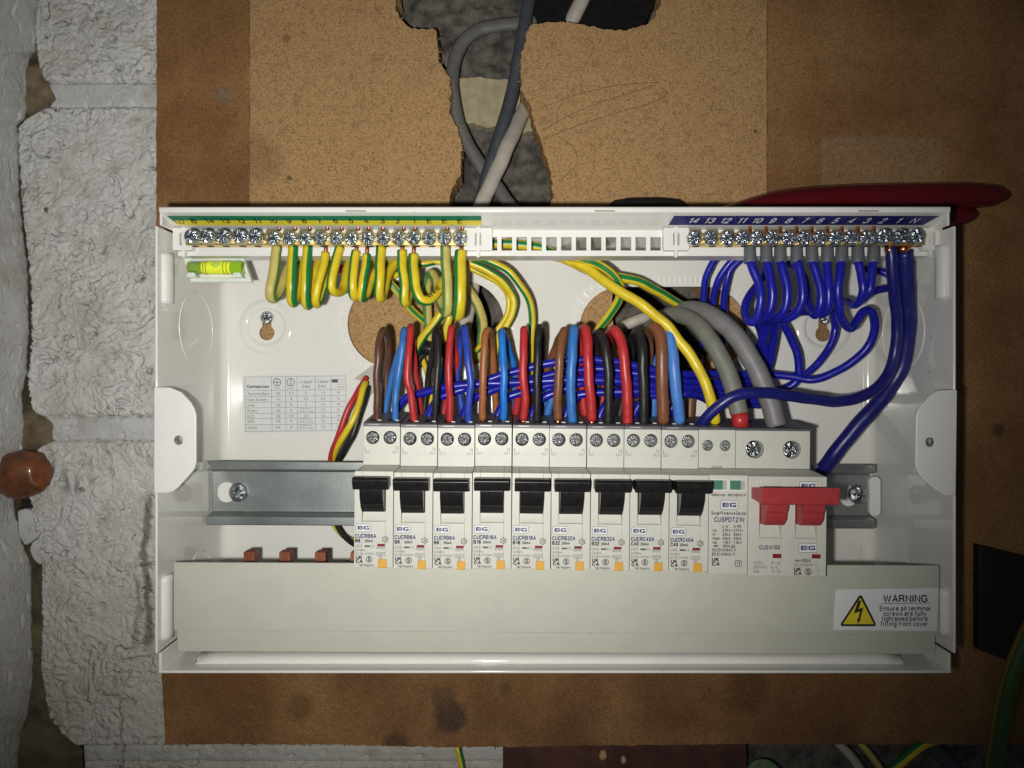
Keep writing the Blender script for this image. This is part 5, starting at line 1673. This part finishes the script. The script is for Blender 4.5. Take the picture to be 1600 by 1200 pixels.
# ------------------------------------------------------------------ dark blue neutral tails from the breakers into the bundle
random.seed(21)
ends = [(1190, 604), (1188, 586), (1190, 612), (1188, 595), (1186, 620), (1190, 628), (1186, 600), (1188, 615), (1186, 633)]
mids = [(603, 597, 594, 604), (598, 576, 563, 583), (610, 594, 577, 592), (612, 600, 588, 600), (622, 604, 596, 606), (628, 610, 602, 612), (0, 618, 598, 618), (0, 0, 606, 622), (0, 0, 0, 626)]
for i in range(9):
    sx_ = 614 + 53.6 * i
    pts = [(sx_, 664, 43), (sx_ + 3, 645, 43.5), (sx_ + 17, 625 - (3 if i in (1,) else 0), 45), (sx_ + 36, 615 if i else 616, 46)]
    xs = [720, 820, 930, 1050]
    dd = 48 - 1.5 * (i % 4)
    for x, y in zip(xs, mids[i]):
        if y and x > sx_ + 62:
            pts.append((x, y + random.uniform(-1, 1), dd + random.uniform(-2.5, 2.0)))
    pts += [(1120, (ends[i][1] + (mids[i][3] or 615)) / 2, 34 - i * 0.6), (ends[i][0], ends[i][1], 26 - i * 0.7)]
    cable('neutral_tail', f'dark blue neutral tail leaving the top of the {ORD[i]} breaker', 'wire', W['navy'], pts, 2.0, 'dark blue tails bundled behind the wires')

# ------------------------------------------------------------------ neutral wires at the neutral bar
NG = 'dark blue neutral wires looped below the neutral bar'


NUM = ['', 'one', 'two', 'three', 'four', 'five', 'six', 'seven', 'eight', 'nine', 'ten']
NLOOK = {10: 'tight closed loop, leftmost', 9: 'second from the left', 8: 'third from the left', 7: 'fourth from the left with a wide curve', 6: 'middle one, curling behind', 5: 'just right of the middle one', 4: 'waving far out in an S curve', 3: 'bent up short, left of the last', 2: 'rightmost'}


def neutral(num, ctrl, r=2.1):
    x, y = ctrl[0][0], ctrl[0][1]
    o = cable('neutral_wire', f'dark blue grey-sleeved wire at neutral terminal {NUM[num]}, {NLOOK[num]}', 'wire', W['navy'], [(x, y - 14, 62.5)] + ctrl, r, NG)
    p0, p1, p2 = P(x, 384.5, 63.5), P(x, 393, 64), P(x + (ctrl[1][0] - x) * 0.15, 411, 64.5)
    MB().tube(smooth_path([p0, p1, p2], 5), [2.2, 2.6, 2.75, 2.8, 2.8, 2.8, 2.8, 2.85, 2.85, 2.85, 2.85][:len(smooth_path([p0, p1, p2], 5))], 14).build('grey_sleeve', W['boot'], o)
    MB().cyl(P(x, 386, 64.5), P(x, 351, 65.5), 0.95, 0.95, 8).build('bare_end', M['copper'], o)


neutral(10, [(1171.5, 404, 64.5), (1176, 418, 65.5), (1186, 446, 67), (1189, 474, 67), (1182, 499, 64), (1170, 501, 60), (1164.5, 485, 55), (1170, 465, 50), (1182, 448, 44), (1195, 430, 38), (1200, 405, 34)])
neutral(9, [(1197, 404, 64.5), (1200, 415, 65.5), (1204, 441, 67), (1206.5, 466, 67), (1202, 487, 65), (1193, 497, 60), (1182, 500, 52), (1188, 516, 44), (1194, 545, 36), (1190, 575, 30)])
neutral(8, [(1219, 404, 64.5), (1223, 422, 66), (1230, 452, 67), (1229, 476, 66), (1220, 492, 63), (1208, 498, 57), (1200, 506, 48), (1190, 533, 40), (1182, 552, 34), (1172, 575, 28)])
neutral(7, [(1244.5, 404, 64.5), (1249, 422, 66), (1254.5, 450, 67), (1252, 474, 66), (1242, 491, 63), (1228, 499, 58), (1216, 502, 50), (1210, 520, 43), (1206, 545, 36), (1200, 580, 28)])
neutral(6, [(1268, 404, 64.5), (1275, 425, 66), (1282, 452, 67), (1281, 478, 66), (1274, 493, 62), (1266, 482, 56), (1262, 455, 48), (1256, 432, 40), (1240, 416, 34), (1225, 408, 30)], 2.0)
neutral(5, [(1292.5, 404, 64.5), (1293.5, 430, 66), (1295, 458, 67), (1293, 480, 65), (1284, 491, 60), (1270, 488, 52), (1250, 487, 44), (1230, 492, 40), (1224, 504, 36), (1236, 528, 32), (1246, 556, 30), (1248, 584, 28), (1238, 602, 26), (1215, 612, 24)])
neutral(4, [(1315, 404, 64.5), (1311.5, 430, 66), (1309, 458, 66), (1312, 488, 63), (1319, 506, 58), (1329, 513, 54), (1339, 500, 52), (1350, 486, 50), (1363, 490, 48), (1366, 514, 44), (1354, 544, 40), (1331, 566, 37), (1300, 584, 34), (1270, 593, 31), (1238, 589, 28), (1200, 584, 25)])
neutral(3, [(1340, 404, 64.5), (1345, 430, 65.5), (1348.5, 452, 66), (1344, 470, 63), (1334, 476, 57), (1322, 470, 47), (1312, 478, 38), (1302, 494, 32), (1305, 514, 28), (1297, 540, 27), (1281, 564, 27), (1260, 584, 26), (1230, 604, 25), (1200, 614, 23)], 2.0)
neutral(2, [(1365, 404, 64.5), (1362, 432, 65.5), (1360, 452, 65.5), (1352, 465, 62), (1344, 468, 56), (1352, 462, 48), (1372, 453, 42), (1392, 449, 38), (1400, 440, 34), (1380, 425, 30), (1340, 420, 27)], 2.0)
for j, (a, lab) in enumerate(([[(1122, 400, 40), (1110, 415, 37), (1101, 440, 33), (1099, 475, 28), (1097, 540, 16)], 'leftmost of three dark blue wires dropping behind the grey tails'],
                              [[(1150, 402, 42), (1135, 418, 40), (1121, 440, 36), (1114, 470, 30), (1109, 540, 16)], 'middle of three dark blue wires dropping behind the grey tails'],
                              [[(1162, 402, 38), (1142, 420, 34), (1134, 445, 31), (1131, 475, 26), (1131, 540, 16)], 'right one of three dark blue wires dropping behind the grey tails'])):
    cable('neutral_wire', lab, 'wire', W['navy'], a, 1.75, NG)

# thick navy tails from the neutral bar
cable('neutral_link', 'thick navy cable from the neutral bar sweeping left to the surge device', 'cable', W['navy_thick'],
      [(1390, 374, 62), (1392, 396, 63), (1396, 440, 60), (1401, 490, 54), (1401, 535, 50), (1393, 572, 49), (1376, 600, 50), (1350, 619, 52), (1318, 627, 53), (1280, 625, 57), (1230, 618, 63), (1184, 613, 67), (1150, 618, 67), (1122, 635, 64.5), (1104, 653, 62), (1096, 666, 59)], 2.75,
      parts=[('bare_end', M['copper'], (1390, 397, 63.5), (1390, 384, 64), 1.9)])
cable('neutral_link', 'thickest navy cable from the neutral bar running down behind the main switch', 'cable', W['navy_thick'],
      [(1413, 392, 63), (1416, 440, 58), (1419, 490, 52), (1416, 540, 46), (1404, 584, 42), (1380, 620, 40), (1345, 660, 38), (1308, 705, 34), (1285, 735, 28), (1265, 765, 20)], 3.9,
      parts=[('bare_end', M['copper'], (1412, 394, 63.5), (1411, 384, 64), 3.1)])
# grey tails to the main switch
cable('meter_tail', 'green-grey thick cable with red inner sleeve entering the main switch', 'cable', W['greygreen'],
      [(985, 560, -8), (1010, 520, 6), (1036, 498, 20), (1062, 492, 32), (1088, 505, 44), (1112, 535, 52), (1132, 570, 56), (1146, 610, 59), (1153.5, 640, 60.5), (1155, 647, 60.8)], 4.4,
      parts=[('inner_sleeve', W['red'], (1155, 645, 60.8), (1157.5, 668, 60.8), 4.05)])
cable('meter_tail', 'purple-grey thick cable curving over into the right side of the main switch', 'cable', W['grey'],
      [(1010, 545, -10), (1035, 502, 8), (1065, 485, 24), (1098, 487, 38), (1127, 503, 48), (1154, 531, 54), (1176, 565, 57), (1193, 602, 58), (1205, 636, 59), (1214, 666, 60.5)], 4.75)
# protective conductor to the surge device
cable('earth_link', 'thick mostly yellow earth wire sweeping down to the surge device', 'wire', YG,
      [(760, 398, 40), (830, 396, 40), (880, 404, 42), (915, 418, 46), (942, 438, 50), (976, 460, 54), (1013, 484, 57), (1040, 507, 59), (1064, 537, 60), (1086, 567, 61), (1101, 595, 61), (1111, 623, 61), (1117, 652, 60), (1118, 658, 59)], 2.55,
      stripe=(165, 235), twist=0.0, n=20, parts=[('bare_end', M['copper'], (1118, 655, 60), (1120, 665, 58.5), 1.9)])

# ------------------------------------------------------------------ earth wires at the earth bar
EG = 'green and yellow earth wires looped below the earth bar'


def earth(lab, ctrl, r=2.1, stripe=(60, 140), twist=0.0, mats=None, stub=True, name='earth_wire'):
    x, y = ctrl[0][0], ctrl[0][1]
    o = cable(name, lab, 'wire', mats or YG, ctrl, r, EG, stripe=stripe, twist=twist, n=20)
    if stub:
        MB().cyl(P(x, y + 2, 64), P(x + 1, 383, 64.2), 0.95, 0.95, 8).build('bare_end', M['copper_dull'], o)
        MB().cyl(P(x + 3, 360, 64.4), P(x + 3, 352, 64.4), 0.95, 0.95, 8).build('bare_tip', M['copper'], o)
    return o


eb = 'green and yellow wire looped under earth terminal '
RIGHT, LEFT = (250, 330), (30, 110)
earth(eb + 'ten, pale flattened leftmost loop', [(433, 386, 64), (430, 408, 65), (427, 432, 66), (423, 452, 67), (424, 465, 65), (430, 466, 60), (438, 452, 54), (446, 432, 48), (455, 414, 42), (470, 402, 36)], 2.41, (255, 305), 0, OYG)
earth(eb + 'nine, second loop from the left', [(458, 386, 64), (456, 415, 65.5), (454.5, 448, 66.5), (455.5, 470, 64), (461, 472, 58), (466, 450, 50), (471, 420, 42), (478, 402, 36)], 2.35, (248, 345))
earth(eb + 'eight, third loop from the left', [(481, 386, 64), (479, 415, 65.5), (477, 448, 66.5), (478, 473, 64), (483, 476, 58), (489, 448, 50), (495, 418, 42), (502, 402, 36)], 2.24, (248, 345))
earth(eb + 'seven, thin and slanting', [(508.5, 395, 64), (504, 418, 65.5), (496, 448, 66.5), (492.5, 470, 65), (497, 475, 60), (504, 455, 52), (510, 425, 45), (514, 404, 38)], 1.96, (215, 275), 0)
earth(eb + 'six, open and slanting', [(531, 387, 64), (525, 408, 65.5), (519, 432, 66.5), (518, 450, 66), (525, 457, 62), (535, 452, 55), (541, 432, 48), (546, 408, 40)], 2.24, (15, 112))
earth(eb + 'five, sixth loop from the left', [(556.5, 393, 64), (552.5, 418, 65.5), (551, 445, 66.5), (553, 462, 64), (560, 463, 58), (566, 445, 50), (572, 420, 42), (582, 404, 36)], 2.24, (15, 112))
earth(eb + 'four, thin loop beside the sixth', [(573, 398, 64), (570, 422, 65.5), (566, 446, 66.5), (565, 463, 64), (571, 464, 58), (578, 445, 50), (588, 424, 43), (602, 406, 38)], 2.02, (248, 345))
earth(eb + 'three, right of two joined loops', [(595.5, 387, 64), (594, 415, 65.5), (592.5, 442, 66.5), (592, 463, 64), (597, 462, 58), (602, 442, 50), (610, 422, 43), (622, 406, 38)], 2.46, (15, 112))
earth(eb + 'two, left of the hook shaped one', [(628, 392, 64), (629, 420, 65.5), (631.5, 448, 66.5), (632, 470, 64.5), (636, 470, 58), (640, 448, 48), (642, 420, 40), (650, 404, 36)], 2.35, (15, 112))
hook = earth('green and yellow wire curving right like a hook under earth terminal 1', [(646, 398, 64), (646.5, 424, 65.5), (649, 448, 66.5), (656, 467, 66), (668, 470, 64), (680, 459, 60), (692, 443, 54), (704, 425, 46), (722, 412, 40)], 2.46, (15, 112), 0)
earth('dull faded yellow earth wire hanging lowest under the bar left of the last loop', [(696, 387, 64), (696, 412, 65.5), (698.5, 440, 66.5), (699.5, 468, 66), (697, 488, 62), (690, 478, 55), (685, 455, 48), (680, 436, 42), (673, 428, 38), (667, 445, 32), (667, 480, 26), (670, 520, 20), (672, 545, 16)], 2.52, (15, 112), 0, OYG)
earth('thick green and yellow wire under the rightmost earth terminal', [(720, 393, 64), (719.5, 420, 65.5), (718.5, 450, 66.5), (717.5, 478, 65.5), (716, 492, 60), (713, 476, 52), (712, 450, 44), (718, 420, 38), (735, 408, 36)], 2.97, (15, 112))
a_, b_ = P(671, 466.5, 66.4), P(694, 445.5, 60.5)
ux_ = (b_ - a_).normalized()
uy_ = Vector((-ux_.z, 0, ux_.x)).normalized()
mb = MB()
mb.text('WIRE', a_ + Vector((0, -2.7, 0)) - uy_ * 0.4, 1.9, width=(b_ - a_).length * 0.8, ux=ux_, uy=uy_, bold=0.0)
mb.build('printed_word', M['print_black'], hook, recalc=False)
# earth wires running on towards the cables
HG = 'earth wires running from the bar to the cable openings'


def run(lab, ctrl, r=2.0, stripe=(300, 380), twist=0.0, mats=None):
    o = cable('earth_wire', lab, 'wire', mats or YG, ctrl, r, HG, stripe=stripe, twist=twist, n=20)
    return o


run('kinked green and yellow wire bending back towards the left opening', [(715, 404, 36), (738, 412, 37), (762, 423, 36), (785, 440, 34), (799, 460, 31), (803, 474, 30), (799, 492, 30), (791, 508, 30), (782, 522, 29), (774, 545, 26), (768, 575, 22)], 2.15, (310, 362), -6)
run('plain yellow looking wire beside the kinked earth wire', [(712, 408, 33), (740, 422, 33), (768, 435, 31), (786, 449, 29), (795, 467, 27), (794, 486, 26), (785, 504, 25), (771, 522, 24), (755, 538, 22), (742, 550, 20)], 1.55, (310, 362))
run('green and yellow wire dropping in a long curve to the fifth breaker', [(720, 399, 40), (755, 405, 41), (788, 420, 40), (812, 444, 38), (827, 470, 35), (832, 500, 32), (830, 535, 30), (828, 575, 27), (826, 640, 24)], 1.85, (20, 75), 0)
run('green and yellow wire running level behind the slotted strip', [(728, 378, 44), (770, 380, 46), (810, 382, 46), (845, 388, 46), (880, 404, 44), (915, 420, 42), (950, 430, 40), (994, 439, 37), (1022, 452, 32), (1051, 469, 26), (1075, 485, 18), (1090, 505, 6)], 2.45, (325, 385), 0)
run('green and yellow wire curling back down into the right opening', [(860, 398, 48), (895, 402, 48), (929, 411, 47), (955, 428, 45), (969, 449, 42), (966, 471, 38), (950, 494, 33), (936, 514, 28), (926, 540, 22), (920, 580, 16)], 2.3, (335, 395), 3)
run('green and yellow wire slanting down across the left opening', [(590, 418, 34), (606, 438, 33), (622, 458, 31), (643, 483, 27), (664, 504, 22), (690, 525, 12)], 2.0, (330, 385))
run('green and yellow wire end bent down left beside black tape', [(702, 470, 30), (692, 486, 31), (680, 502, 31), (667, 518, 30), (656, 535, 28), (649, 552, 25), (652, 566, 22)], 2.1, (255, 318), 0)
run('short yellow wire stub hanging between the old and thick loops', [(706, 470, 28), (703, 488, 29), (698, 510, 28), (693, 531, 26)], 2.1, (30, 80))
run('dull green and brown-yellow wire curving down the dark side of the left opening', [(722, 442, 20), (734, 456, 20), (747, 478, 18), (754, 506, 14), (752, 530, 10), (748, 560, 4)], 2.6, (40, 110), 0, OYG)
run('yellow wire crossing behind earth loops two and three', [(584, 445, 34), (596, 428, 35), (610, 412, 36), (630, 404, 36), (660, 412, 36), (690, 408, 34)], 1.8, (20, 75))
run('yellow wire running level behind the hook shaped loop', [(600, 432, 30), (620, 430, 31), (650, 418, 33), (675, 409, 35), (700, 412, 35)], 1.6, (150, 220))

# three coloured cores leaving the old sheath left of the breakers
cable('core_wire', 'red core slanting down left of the breakers', 'wire', W['red'], [(572, 590, 20), (568, 598, 22), (560, 610, 25), (545, 638, 30), (530, 676, 30), (519, 708, 24), (514, 740, 15)], 1.55)
cable('core_wire', 'yellow core slanting down left of the breakers', 'wire', YG, [(571, 598, 22), (566, 610, 27), (556, 646, 32), (540, 676, 32), (526, 700, 26), (517, 724, 18), (513, 750, 12), (516, 800, 9), (530, 830, 10), (552, 846, 14), (580, 855, 20)], 1.7, stripe=(215, 275), n=16)
cable('core_wire', 'black core slanting down left of the breakers', 'wire', W['black'], [(574, 605, 20), (571, 618, 24), (556, 664, 28), (543, 694, 27), (527, 722, 18), (520, 745, 10), (520, 800, 8), (532, 828, 11), (552, 848, 15), (580, 860, 22)], 1.75)
# torn sheath
mb = MB().plate(pl([(553, 592), (580, 572), (604, 560), (606, 585), (592, 603), (578, 618), (574, 606), (568, 596)], 12), 10.5, 12)
mb.build('torn_sheath', M['clay'] if False else W['offwhite'], label='torn off-white sheath end left of the breakers', category='cable sheath', bevel=0.3)
cable('sheathed_cable', 'old beige cable end lying in the right opening', 'cable', W['offwhite'], [(955, 540, -6), (968, 515, 0), (990, 502, 4), (1020, 494, 2), (1050, 490, -10)], 3.2)
MB().cyl(P(534, 428, 30), P(533, 414, 30), 1.7, 1.5, 12).build('red_core_end', W['red'], label='small red core end behind earth loop six', category='wire')

# ------------------------------------------------------------------ things around the unit
# maroon handle behind the top right corner
hd = thing('maroon_handle', 'glossy dark red handle lying on the board behind the unit', 'handle', P(1400, 320, 10))
def handle_tube(name, ctrl, flat):
    pts = smooth_path([P(a, b, d) for a, b, d, _ in ctrl], 8)
    n = len(pts)
    rad = []
    for k in range(n):
        u = k / (n - 1) * (len(ctrl) - 1)
        a = min(int(u), len(ctrl) - 2)
        rad.append(ctrl[a][3] + (ctrl[a + 1][3] - ctrl[a][3]) * (u - a))
    MB().tube(pts, rad, 24, flat=flat).build(name, M['maroon'], hd)


handle_tube('grip', [(1090, 352, 11, 4.5), (1150, 334, 11, 6.0), (1220, 318, 12, 7.0), (1300, 311, 12, 7.3), (1390, 308, 12, 7.3), (1480, 307, 12, 7.2), (1545, 306.5, 12, 7.1), (1566, 306.5, 12, 5.6), (1574, 307, 12, 3.4), (1578, 307, 12, 0.6)], 1.25)
handle_tube('guard', [(1380, 336, 8, 7.5), (1440, 336, 8, 7.8), (1490, 336, 8, 7.6), (1512, 336, 8, 6.0), (1524, 335, 8, 3.6), (1529, 334, 8, 0.6)], 0.9)
MB().plate(pl([(945, 325), (958, 315), (985, 310.5), (1030, 310), (1060, 313), (1078, 325)], 5), 0.6, 9).build('black_clip', M['black'], label='black curved edge poking up behind the top of the unit', category='clip', bevel=1.5)

bx = thing('dark_box', 'dusty near-black box fixed to the board at the right edge', 'box', P(1590, 950, 0))
MB().plate(pl([(1530, 851), (1690, 890), (1690, 1075), (1530, 1016)], 6), 0.3, 6).build('case', M['darkbox'], bx, bevel=0.8)
cable('earth_cable', 'thick green and yellow cable rising past the dark box', 'cable', [W['oldleaf'], W['oldochre']], [(1548, 1260, 55), (1553, 1200, 55), (1560, 1150, 56), (1570, 1095, 57), (1584, 1045, 58), (1606, 990, 58), (1640, 930, 55)], 3.7, stripe=(205, 285), n=20)
cable('earth_cable', 'green and yellow cable slanting out below the board at the right', 'cable', YG, [(1380, 1225, 4), (1397, 1200, 4), (1427, 1174, 2), (1450, 1160, -4), (1480, 1150, -13)], 2.6, stripe=(160, 330), n=20)
cable('earth_cable', 'thin yellow and green wire hanging below the board left of the plank', 'wire', YG, [(713, 1155, -6), (717, 1175, -3), (722, 1200, -2), (728, 1240, -2)], 1.9, stripe=(240, 330), n=16)
MB().plate(ragged(pl([(786, 1150), (1166, 1150), (1168, 1330), (784, 1330)], -8), 0.3, 3, 12), -22, -8).build('plank', M['plank'], label='dark brown painted plank below the board', category='plank', bevel=0.6)
for px, py, r_, lab in ((942, 1181, 3.0, 'larger beige glue drip on the dark plank'), (974, 1188, 2.2, 'smaller beige glue drip on the dark plank')):
    mb = MB()
    c = P(px, py, -7)
    vs = []
    for j in range(11):
        for i in range(16):
            th, ph = math.pi * j / 10, 2 * math.pi * i / 16
            n_ = Vector((math.sin(th) * math.cos(ph), math.sin(th) * math.sin(ph), math.cos(th)))
            vs.append(c + Vector((n_.x * r_ * 0.8, n_.y * r_ * 0.6, n_.z * r_ * (1.25 if n_.z > 0 else 0.9))) * (1 + 0.15 * noise.noise(n_ * 2 + Vector((px, 0, 0)))))
    mb.add(vs, [(j * 16 + i, j * 16 + (i + 1) % 16, (j + 1) * 16 + (i + 1) % 16, (j + 1) * 16 + i) for j in range(10) for i in range(16)], 0, True)
    mb.build('glue_drip', M['clay'], label=lab, category='glue drip')
MB().cyl(P(1195, 1218, -9), P(1195, 1218, -5), 11, 11, 28).build('green_cap', W['oldleaf'], label='dark green round cap half hidden under the board', category='cap', bevel=0.8)
for k, (a, b, mt, r_, lab) in enumerate((((1300, 1150, -10), (1365, 1235, -4), 'offwhite', 2.6, 'beige sheathed cable leaning under the board, leftmost of three'), ((1335, 1150, -12), (1392, 1235, -8), 'oldyellow', 2.0, 'dull yellow cable leaning under the board, middle of three'),
                                         ((1440, 1150, -14), (1520, 1240, -6), 'slate', 4.6, 'slate cable leaning under the board, right of the earth cable'))):
    m_ = ((a[0] + b[0]) / 2 + 6, (a[1] + b[1]) / 2, (a[2] + b[2]) / 2)
    cable('sheathed_cable', lab, 'cable', W[mt], [a, m_, b], r_)
